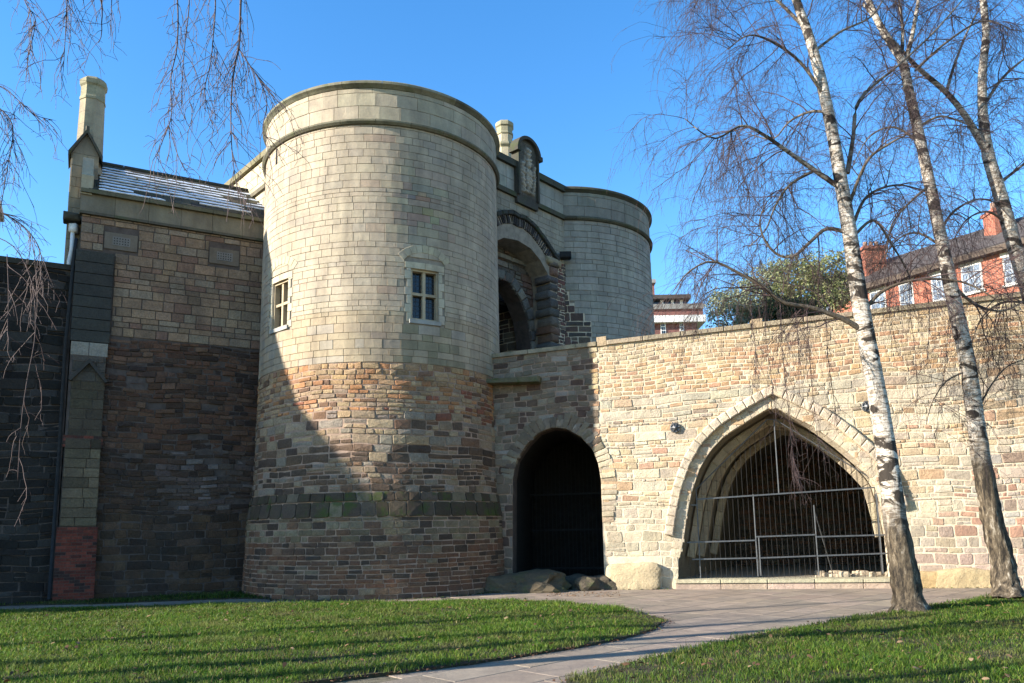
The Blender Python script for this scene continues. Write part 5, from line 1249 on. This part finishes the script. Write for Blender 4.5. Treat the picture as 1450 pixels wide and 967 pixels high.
L1b = [([(1224, 470), (1195, 452), (1150, 436), (1108, 428), (1080, 405), (1045, 386), (1008, 370), (975, 385), (955, 410)], .055, .008, -.6, 2.0, .9),
       ([(1196, 328), (1170, 324), (1150, 340), (1125, 362), (1102, 361), (1083, 340), (1076, 312), (1086, 285)], .04, .012, .5, 1.4, .8),
       ([(1184, 262), (1152, 240), (1112, 212), (1080, 190), (1050, 178), (1010, 196), (970, 168)], .05, .008, -1.0, 2.2, .3),
       ([(1152, 242), (1118, 262), (1098, 292), (1084, 325), (1060, 350)], .03, .008, .6, 1.4, .6),
       ([(1178, 160), (1148, 158), (1118, 172), (1095, 196), (1060, 190)], .03, .008, 1.0, 1.4, .7),
       ([(1200, 245), (1208, 195), (1214, 148), (1240, 118), (1268, 96), (1320, 48), (1366, -4)], .045, .012, .8, 1.4, .7),
       ([(1204, 285), (1228, 228), (1262, 202), (1296, 185)], .035, .01, -.5, 1.0, .9), ([(1209, 315), (1228, 278), (1268, 262), (1310, 270)], .035, .01, .7, 1.0, .9),
       ([(1220, 445), (1250, 412), (1300, 396), (1365, 400), (1420, 430)], .04, .01, -.4, 1.4, .9), ([(1213, 330), (1238, 312), (1262, 345), (1285, 385), (1292, 420)], .03, .008, .4, 1.0, .9),
       ([(1170, 140), (1135, 90), (1095, 60), (1060, 50), (1030, 70)], .035, .008, -.9, 1.8, .7), ([(1150, 75), (1190, 45), (1235, 22), (1260, -20)], .03, .01, .5, 1.0, .7),
       ([(1140, 40), (1100, 0), (1060, -30), (1010, -35), (980, -10)], .035, .008, .6, 2.0, .7), ([(1125, -10), (1070, -80), (1020, -120), (975, -90)], .03, .008, -.5, 2.0, .8),
       ([(1120, -40), (1160, -100), (1210, -110), (1260, -70)], .03, .008, .6, 1.6, .8)]
tb1, _ = birch('nearest silver birch, leaning left before the wide arch, white above its cracked foot', (1290, 868), T1px, L1b, 21, 13.85, 14, 15, strand_len=(.4, 1.8), tw=.72)
T2px = [(1428, 850, 21), (1420, 800, 17), (1405, 735, 15), (1392, 665, 14), (1381, 590, 13), (1371, 520, 12.5), (1357, 455, 12), (1344, 395, 11), (1333, 340, 10), (1322, 288, 9.5), (1311, 235, 9), (1299, 180, 8.5), (1287, 128, 8), (1278, 88, 7.5), (1262, 62, 6.5), (1242, 28, 5.5), (1222, -20, 5), (1200, -90, 4), (1190, -180, 2.5)]
L2b = [([(1280, 92), (1290, 58), (1298, 15), (1306, -40), (1315, -130)], .06, .02, .2, 1.6, .1), ([(1276, 90), (1278, 40), (1270, -20), (1262, -90)], .045, .015, .5, 1.4, .2),
       ([(1300, 180), (1330, 165), (1360, 172), (1400, 190)], .03, .01, -.6, 1.2, .8), ([(1316, 262), (1285, 290), (1262, 320), (1255, 365)], .03, .008, -.5, 1.2, .8), ([(1330, 330), (1350, 300), (1385, 282), (1420, 290)], .035, .01, .6, 1.2, .8),
       ([(1345, 400), (1380, 430), (1420, 440), (1460, 420)], .04, .012, .4, 1.4, .7), ([(1335, 350), (1300, 330), (1270, 340), (1240, 380)], .03, .008, .5, 1.4, .8), ([(1382, 600), (1395, 560), (1425, 520), (1465, 505)], .022, .01, .3, 1.0, .9),
       ([(1370, 525), (1340, 540), (1320, 570), (1312, 600)], .02, .006, -.3, .6, .9), ([(1300, 200), (1265, 180), (1230, 195), (1205, 240)], .03, .008, .7, 1.2, .8), ([(1296, 100), (1340, 60), (1390, 30), (1430, 40)], .03, .01, -.8, 1.4, .8)]
tb2, _ = birch('second silver birch further right with dark cracked foot and black scarred trunk', (1428, 850), T2px, L2b, 33, 16.0, 13, 13, z_rough=3.4, strand_len=(.4, 1.8), tw=.78)
T3px = [(1590, 842, 20), (1575, 760, 16), (1550, 650, 15), (1510, 540, 14), (1470, 450, 13), (1448, 385, 12), (1430, 325, 11.5), (1414, 268, 11), (1399, 218, 10), (1392, 165, 8), (1391, 105, 7), (1396, 45, 6), (1390, -20, 5.5), (1385, -100, 4), (1380, -200, 2.5)]
L3b = [([(1400, 222), (1372, 172), (1342, 133), (1300, 96), (1262, 55), (1222, 5)], .085, .025, -.5, 1.6, .15), ([(1340, 131), (1352, 90), (1372, 40), (1400, -10)], .04, .012, .5, 1.0, .5), ([(1393, 150), (1420, 110), (1455, 80), (1490, 60)], .04, .012, .4, 1.2, .6),
       ([(1412, 262), (1440, 240), (1480, 210), (1520, 200)], .04, .012, .3, 1.2, .6), ([(1430, 320), (1400, 300), (1370, 310), (1350, 340)], .03, .01, -.5, 1.0, .8), ([(1448, 380), (1480, 360), (1520, 360)], .04, .012, .5, 1.0, .6), ([(1460, 430), (1420, 428), (1390, 450), (1375, 490)], .03, .008, .3, 1.2, .8)]
birch('third silver birch at the right edge, forking high up, its foot out of frame', (1590, 842), T3px, L3b, 45, 16.6, 13, 13, strand_len=(.4, 1.8), tw=.78)
# birches out of frame on the left: their twigs hang into the top left corner, their shadows cross the lawn
def side_birch(label, x, y, h, lean, seed, limbs, n2, n3, **k):
    random.seed(seed)
    t = thing('birch_tree', label, 'tree', (x, y, 0), 'silver birches on the lawns')
    pp = smooth_path([(x, y, -.05), (x + lean * .2, y, h * .25), (x + lean * .45, y + .1, h * .5), (x + lean * .8, y, h * .75), (x + lean, y + .1, h)], 60)
    rr = list(np.interp(np.linspace(0, 1, 61), [0, .05, .5, 1], [.24, .18, .12, .02])); bark_tube('trunk', pp, rr, t, 2.0)
    LL = []
    for (lp, r0, r1, w) in limbs: q = smooth_path(lp, 24); r = list(np.linspace(r0, r1, 25)); bark_tube('limb', q, r, t, -1, .6, 8, 0); LL.append((q, r, w))
    grow(t, LL, seed, n2, n3, **k)
    return t
tl = side_birch('out of frame birch whose long twigs hang into the top left corner', -7.6, 6.9, 10, .5, 51, [
    ([(-7.4, 6.9, 4.5), (-6.3, 6.9, 5.8), (-5.0, 6.8, 6.9), (-4.0, 6.8, 7.4), (-3.3, 6.8, 7.5), (-2.9, 6.8, 7.4)], .07, .014, .7),
    ([(-7.3, 6.9, 5.6), (-6.2, 7.3, 6.9), (-5.0, 7.4, 7.4), (-4.1, 7.4, 7.2)], .05, .012, 1.2),
    ([(-7.4, 6.9, 3.8), (-6.8, 7.1, 5.0), (-6.2, 7.2, 5.7), (-5.6, 7.3, 5.9)], .04, .01, .5),
    ([(-7.4, 6.9, 3.0), (-6.9, 7.4, 3.8), (-6.4, 7.5, 4.0)], .03, .008, .2)], 4, 4, strand_len=(.3, 1.1), tw=.7)
# hand placed long pendants seen against the sky and the dark wall
def pendant(parent, px, r, Y, seed, shoots=60):
    random.seed(seed); q = smooth_path([atY(x, y, Y) for x, y in px], 26); rr = list(np.linspace(r, .003, 27)); S = []; D = []
    bark_tube('hanging_branch', q, rr, parent, -1, 1.0, 6, 0, 'twig')
    for _ in range(shoots):
        i = random.randrange(2, 26); S.append(q[i]); D.append((q[min(26, i + 1)] - q[i]).normalized() + Vector((U(-.8, .8), U(-.6, .6), U(-.2, .3))))
    S, D = np.array(S), np.array(D); P, R = strands(S, D, RNG.uniform(.15, .75, len(S)), 8, .2, .16, np.full(len(S), .0035), .002)
    V, Q = tubes_np(P, R, 3); m_ = len(S) * 3; s = RNG.integers(0, len(S), m_); i0 = RNG.integers(2, 8, m_)
    P3, R3 = strands(P[s, i0], RNG.normal(0, .6, (m_, 3)) + np.array([0, 0, -.7]), RNG.uniform(.04, .16, m_), 4, .2, .1, np.full(m_, .0024), .0018); V3, Q3 = tubes_np(P3, R3, 3)
    o = np_mesh('twigs', np.concatenate([V, V3]), np.concatenate([Q, Q3 + len(V)]), M['twig'], parent); o['kind'] = 'stuff'
pendant(tl, [(345, -60), (341, 0), (339, 60), (333, 90), (328, 130), (327, 180), (330, 230), (338, 280)], .012, 6.8, 1, 58)
pendant(tl, [(339, 70), (352, 90), (368, 115), (378, 145), (372, 185), (385, 200)], .007, 6.8, 2, 30)
pendant(tl, [(300, -60), (305, 0), (302, 50), (298, 90), (290, 130), (300, 175)], .007, 6.8, 3, 40)
pendant(tl, [(248, -50), (252, 20), (250, 70), (242, 110), (243, 160), (238, 180)], .008, 6.8, 4, 26)
pendant(tl, [(238, 178), (226, 210), (216, 228)], .004, 6.8, 5, 4); pendant(tl, [(240, 180), (250, 215), (262, 242)], .004, 6.8, 6, 4)
pendant(tl, [(262, -50), (268, 0), (262, 60), (258, 110), (257, 150)], .006, 6.8, 7, 20)
pendant(tl, [(100, -50), (95, 0), (93, 40), (90, 95)], .006, 7.2, 8, 30); pendant(tl, [(30, -50), (35, 0), (50, 30), (38, 85)], .006, 7.2, 9, 30); pendant(tl, [(160, -40), (158, 5), (156, 50)], .005, 7.2, 10, 14)
pendant(tl, [(-40, 130), (-5, 150), (18, 180), (10, 240), (0, 300)], .008, 7.3, 11, 40); pendant(tl, [(-30, 110), (10, 128), (45, 160), (75, 170)], .006, 7.3, 12, 16)
pendant(tl, [(-40, 290), (0, 300), (35, 322), (55, 350), (60, 380)], .007, 7.3, 13, 34); pendant(tl, [(-20, 330), (20, 350), (45, 400), (50, 470), (38, 540), (30, 600), (25, 680)], .005, 7.3, 14, 12)
pendant(tl, [(10, 360), (12, 420), (10, 480)], .004, 7.3, 15, 10)
for k_, (pp_, r_, n_) in enumerate([([(1105, 428), (1106, 470), (1112, 540), (1120, 610), (1126, 680)], .008, 70), ([(1142, 436), (1146, 500), (1152, 570), (1160, 640)], .007, 50), ([(1062, 396), (1064, 450), (1070, 500), (1068, 550)], .006, 40),
    ([(1085, 408), (1084, 470), (1092, 530), (1098, 580)], .006, 40), ([(1170, 448), (1172, 500), (1180, 560), (1186, 600)], .006, 36), ([(1008, 370), (1000, 400), (990, 440), (985, 470)], .005, 26), ([(1125, 432), (1130, 480), (1132, 560)], .005, 34)]): pendant(tb1, pp_, r_, 13.6 + .05 * k_, 100 + k_, n_)
for k_, (pp_, r_, n_) in enumerate([([(1290, 360), (1288, 430), (1296, 500), (1300, 570)], .007, 50), ([(1345, 440), (1340, 500), (1332, 560), (1325, 620)], .006, 44), ([(1420, 430), (1424, 480), (1432, 540)], .006, 36), ([(1310, 400), (1316, 450), (1312, 520)], .006, 40), ([(1262, 330), (1258, 390), (1262, 450), (1270, 500)], .006, 36), ([(1395, 440), (1400, 500), (1398, 560)], .005, 30)]): pendant(tb2, pp_, r_, 15.8 + .05 * k_, 120 + k_, n_)
side_birch('out of frame birch on the left lawn, nearer the camera', -9.6, 7.2, 9, -.3, 61, [([(-9.5, 7.2, 4), (-8.5, 6.4, 5.6), (-7.8, 5.8, 6.4)], .05, .012, 1), ([(-9.6, 7.2, 5), (-10.8, 7.2, 6.6), (-11.6, 7.4, 7.2)], .05, .012, 1)], 8, 4)
side_birch('out of frame birch on the left lawn, farther from the camera', -13.5, 7.0, 9, .3, 63, [([(-13.4, 7, 4), (-12.4, 7.4, 5.6), (-11.8, 7.6, 6.4)], .05, .012, 1), ([(-13.3, 7, 5), (-14.5, 6.8, 6.6), (-15.2, 6.8, 7.2)], .05, .012, 1)], 8, 4)
side_birch('out of frame birch farthest off on the left, near the long range', -16.2, 8.2, 10, .4, 67, [([(-16, 8.2, 4), (-15, 8.0, 5.6), (-14.2, 8.1, 6.4)], .06, .012, 1), ([(-16, 8.2, 5), (-17, 8, 6.8), (-17.8, 8, 7.6)], .06, .012, 1)], 8, 4)
side_birch('out of frame birch beside the path in front of the lawns', -8.5, 3.6, 9, .2, 65, [([(-8.4, 3.6, 4), (-7.5, 3.4, 5.6), (-6.9, 3.2, 6.4)], .05, .012, 1), ([(-8.4, 3.6, 5), (-9.5, 3.2, 6.6), (-10.2, 3.2, 7.2)], .05, .012, 1)], 8, 4)
# ================================================================== BACKGROUND ABOVE THE WALL
m = MB(); bx = [K_(2.5, 0, -8.5), K_(14, 0, -8.5), (60, 14, 0), (90, 120, 0), (0, 120, 0)]
hl = MB(); hl.add([(p[0], p[1], 5.4) for p in bx] + [(p[0], p[1], -.1) for p in bx], [[0, 1, 2, 3, 4]] + [[i, (i + 1) % 5, 5 + (i + 1) % 5, 5 + i] for i in range(5)]); o = hl.build('castle_terrace', M['turf'], None); o['kind'] = 'structure'
# red brick house
h0 = atY(1170, 420, 48); zz = atY(1188, 409, 47.5).z
def hit_z(x, y, z):
    d = ray(x, y); t = (z - EYE) / d.z; return Vector((d.x * t, d.y * t, z))
E0, E1 = hit_z(1180, 414, 15.6), hit_z(1450, 335, 15.6)
hf = Flip((E0.x, E0.y), (E1.x, E1.y)); HL = hf.L + 9
hs = thing('brick_house', 'long red brick house with grey slate roof and white sash windows behind the bridge wall', 'house', (E0.x, E0.y, 5.4))
hw_px = [(1170, 432, .9), (1243, 418, 1.2), (1283, 409, 1.0), (1330, 398, 1.1), (1376, 389, 1.3), (1438, 377, 1.4)]
def fuv(f, x, y):
    r = ray(x, y); t = (f.P.x * f.n.x + f.P.y * f.n.y) / (r.x * f.n.x + r.y * f.n.y); p = Vector((r.x * t, r.y * t, EYE + r.z * t)); return ((p - f.P).dot(f.e), p.z)
m = MB(); m.fbox(hf, -1.5, HL, 5.3, 15.4, -9, 0)
m.uv = []
for i, p in enumerate(m.v):
    w = Vector(p) - hf.P; m.uv.append((w.dot(hf.e) + w.dot(hf.n), p[2]))
m.build('wall', M['brick'], hs)
zr = atY(1350, 329, 1).z
def hroof():
    m = MB(); pr = [(.45, 15.25), (.45, 15.45), (-3.6, 17.9), (-9.4, 15.45), (-9.4, 15.25)]
    for k, sgn in ((0, 1),):
        V = [hf(-1.7, z, d) for d, z in pr] + [hf(HL + .3, z, d) for d, z in pr]; m.add(V, [[i, (i + 1) % 5, 5 + (i + 1) % 5, 5 + i] for i in range(5)] + [[0, 1, 2, 3, 4], [9, 8, 7, 6, 5]])
    return m.build('roof', M['welsh_slate'], hs)
roof = hroof()
for k in range(24):                                        # slate courses as raised strips
    t0 = k / 24; z = 15.45 + 2.45 * t0; d = .45 - 4.05 * t0
    m = MB(); m.add([hf(-1.7, z + .02, d + .02), hf(HL + .3, z + .02, d + .02), hf(HL + .3, z + .13, d - .16), hf(-1.7, z + .13, d - .16)], [[0, 1, 2, 3]]); m.build('slate_course', M['welsh_slate'], roof)
m = MB(); m.fbox(hf, -1.7, HL + .3, 15.1, 15.38, .0, .5, (.3, .25, .2)); m.build('eaves', M['trunk'], hs)
for (x, y, w) in hw_px:
    w *= .8
    u, z = fuv(hf, x, y); z = min(z, 14.3); H_ = .85
    fr_ = MB(); fr_.fbox(hf, u - w / 2, u + w / 2, z - H_, z + H_ * .75, .0, .03, (.7,) * 3); wnd = fr_.build('window', M['sash'], hs)
    nx_ = 3
    for i in range(nx_):
        for j in range(4):
            a = u - w / 2 + .07 + (w - .14) * i / nx_; b = a + (w - .14) / nx_ - .025; c_ = z - H_ + .08 + (H_ * 1.75 - .14) * j / 4; d_ = c_ + (H_ * 1.75 - .14) / 4 - .025
            p = MB(); p.fbox(hf, a, b, c_, d_, .03, .038); p.build('pane', M['sky_glass'], wnd)
    s_ = MB(); s_.fbox(hf, u - w / 2 - .1, u + w / 2 + .1, z - H_ - .12, z - H_, 0, .12); s_.build('sill', M['sash'], wnd)
    l_ = MB(); l_.fbox(hf, u - w / 2 - .1, u + w / 2 + .1, z + H_ * .75, z + H_ * .75 + .22, 0, .02); l_.build('lintel', M['sash'], wnd)
for (x0, y0, y1, w) in ((1235, 345, 392, 1.15), (1414, 290, 335, .75)):
    u, zb = fuv(hf, x0, y1); dd = -3.0
    q0 = hf(u, 0, dd); zt_ = atY(x0, y0, q0[1]).z; qb = ray(x0, (y0 + y1) / 2); q1x = qb.x / qb.y * q0[1]
    cx_ = q1x; cy_ = q0[1]
    c = MB(); c.box((cx_ - w * .55, cy_ - w * .4, 16), (cx_ + w * .55, cy_ + w * .9, zt_ - .35)); c.uv = [(p[0] + p[1], p[2]) for p in c.v]; cc = c.build('chimney', M['brick'], hs)
    c = MB(); c.box((cx_ - w * .65, cy_ - w * .5, zt_ - .5), (cx_ + w * .65, cy_ + w, zt_ - .32)); c.uv = [(p[0] + p[1], p[2]) for p in c.v]; c.build('chimney_band', M['brick'], cc)
    for k in range(3):
        c = MB(); c.tube([(cx_ - w * .3 + k * w * .3, cy_, zt_ - .36), (cx_ - w * .3 + k * w * .3, cy_, zt_ + .1)], .13, 8); c.build('chimney_pot', M['brick'], cc)
# distant institutional block with flat hipped lantern, right of the far tower
ib = thing('brick_building', 'distant brick and white building with a flat topped lantern between far tower and bushes', 'building', (14, 68, 5.4))
YB = 66.0
def bpx(x, y, Y=YB): p = atY(x, y, Y); return p.x, p.z
def band(name, x0, x1, y0, y1, mat, col=(.5,) * 3, dY=0, parent=ib, depth=12):
    a, zt_ = bpx(x0, y0); b, zb_ = bpx(x1, y1); m = MB(); m.box((a, YB + dY, zb_), (b, YB + depth, zt_), col); m.uv = [(p[0] + p[1], p[2]) for p in m.v]; return m.build(name, M[mat], parent)
w_ = band('wall', 890, 995, 456, 620, 'far_brick'); band('parapet', 890, 996, 437, 449.5, 'far_brick', dY=-.02); band('coping', 890, 996, 432, 437.2, 'ashlar', (.25, .25, .24), dY=-.2)
band('cornice', 890, 998, 449.5, 457, 'white', (.7, .7, .7), dY=-.5)
band('lantern', 895, 977, 419, 433, 'glass', dY=1.0, depth=9); band('lantern_roof', 892, 980, 416, 420, 'welsh_slate', dY=.4, depth=10)
a, za = bpx(892, 416); b, zb = bpx(980, 416); c_, zc = bpx(925, 407); d_, zd = bpx(900, 407)
m = MB(); m.add([(a, YB + .4, za), (b, YB + .4, za), (b, YB + 10, za), (a, YB + 10, za), (d_, YB + 4, zd), (c_, YB + 4, zd), (c_, YB + 6, zd), (d_, YB + 6, zd)], [[0, 1, 5, 4], [1, 2, 6, 5], [2, 3, 7, 6], [3, 0, 4, 7], [4, 5, 6, 7]], (.3, .3, .27)); m.build('lantern_hip', M['ashlar'], ib)
for x in (940, 955, 968): a, z0 = bpx(x, 420); m = MB(); _, z1 = bpx(x, 433); m.box((a - .12, YB + .9, z1), (a + .12, YB + 1.2, z0)); m.build('lantern_post', M['white'], ib)
cst = band('chimney', 920, 936, 386, 409, 'far_brick', dY=3, depth=7); band('chimney_cap', 919, 937, 381, 386, 'ashlar', (.3,) * 3, dY=2.8, depth=7.2)
for (x0, x1) in ((935, 943), (962, 969)):
    a, z0 = bpx(x0, 458); b, z1 = bpx(x1, 473); m = MB(); m.box((a, YB - .06, z1), (b, YB - .02, z0)); wn_ = m.build('window', M['white'], ib)
    for i in range(2):
        for j in range(3):
            q0 = a + .06 + (b - a - .1) * i / 2; q1 = q0 + (b - a - .1) / 2 - .06; r0 = z1 + .05 + (z0 - z1) * j / 3; r1 = r0 + (z0 - z1) / 3 - .08
            m = MB(); m.box((q0, YB - .09, r0), (q1, YB - .061, r1)); m.build('pane', M['glass'], wn_)
# evergreen trees above the wall
def evergreen(label, x, y, z0, blobs, cols, seed, n, ls):
    r = np.random.default_rng(seed); t = thing('evergreen_tree', label, 'tree', (x, y, z0), 'evergreen trees behind the bridge wall')
    m = MB(); m.tube([(x, y, z0 - .2), (x + .1, y, z0 + 1.2), (x, y, z0 + 2.4)], [.2, .15, .08], 8); m.build('trunk', M['trunk'], t, True)
    for k in range(6):
        b = blobs[k % len(blobs)]; m = MB(); m.tube([(x, y, z0 + .8 + .1 * k), (x + (b[0] - x) * .6, y + (b[1] - y) * .6, z0 + .8 + (b[2] - z0 - .8) * .7), (b[0], b[1], b[2])], [.09, .05, .015], 5); m.build('limb', M['trunk'], t, True)
    P = []; 
    tot = sum(b[3] * b[4] for b in blobs)
    for b in blobs:
        k = int(n * b[3] * b[4] / tot); nc = max(6, k // 26); c = r.normal(0, 1, (nc, 3)); c /= np.linalg.norm(c, axis=1, keepdims=True); c *= (r.uniform(.25, 1.0, nc) ** .5)[:, None]
        c = c * np.array([b[3], b[3], b[4]]) + np.array(b[:3]); s = r.integers(0, nc, k); P.append(c[s] + r.normal(0, .15, (k, 3)) * np.array([b[3], b[3], b[4]]) ** .5)
    P = np.concatenate(P); n = len(P); a = r.normal(0, 1, (n, 3)); a /= np.linalg.norm(a, axis=1, keepdims=True); b_ = np.cross(a, r.normal(0, 1, (n, 3))); b_ /= np.linalg.norm(b_, axis=1, keepdims=True)
    L = r.uniform(.5, 1, n)[:, None] * ls; V = np.stack([P - a * L, P + b_ * L * .45, P + a * L, P - b_ * L * .45], 1).reshape(-1, 3); Q = np.arange(4 * n).reshape(-1, 4)
    ci = r.integers(0, len(cols), n); col = np.array(cols)[ci] * r.uniform(.6, 1.35, n)[:, None]; col = np.repeat(col, 4, 0)
    np_mesh('crown', V, Q, M['foliage'], t, col)
def bb(x, y, Y, rx, rz): p = atY(x, y, Y); return (p.x, p.y, p.z, rx, rz)
Y3 = 33.0
evergreen('grey green bushy evergreen just right of the far tower gap', atY(1060, 440, Y3).x, Y3, 5.4, [bb(1060, 425, Y3, 1.1, 1.0), bb(1085, 400, Y3, 1.0, .9), bb(1035, 445, Y3, 1.0, .9), bb(1018, 430, Y3 + .5, .5, .6), bb(1070, 455, Y3, 1.5, 1.0), bb(1100, 380, Y3, .6, .5)], [(.24, .27, .16), (.15, .19, .10), (.32, .34, .22)], 3, 10500, .09)
evergreen('yellow green round headed evergreen left of the red brick house', atY(1150, 430, Y3 - 1).x, Y3 - 1, 5.4, [bb(1130, 395, Y3 - 1, 1.2, 1.0), bb(1165, 385, Y3 - 1, 1.1, .9), bb(1150, 425, Y3 - 1, 1.5, 1.1), bb(1185, 410, Y3 - 1, .8, .9), bb(1110, 425, Y3 - 1, 1.0, .8)], [(.20, .225, .09), (.12, .15, .06), (.27, .27, .12)], 4, 12500, .09)
evergreen('small dark evergreen low behind the wall coping', atY(1105, 440, Y3 - 3).x, Y3 - 3, 5.4, [bb(1100, 445, Y3 - 3, 1.0, .6), bb(1130, 442, Y3 - 3, .9, .5)], [(.07, .09, .035), (.05, .07, .03)], 6, 6000, .09)
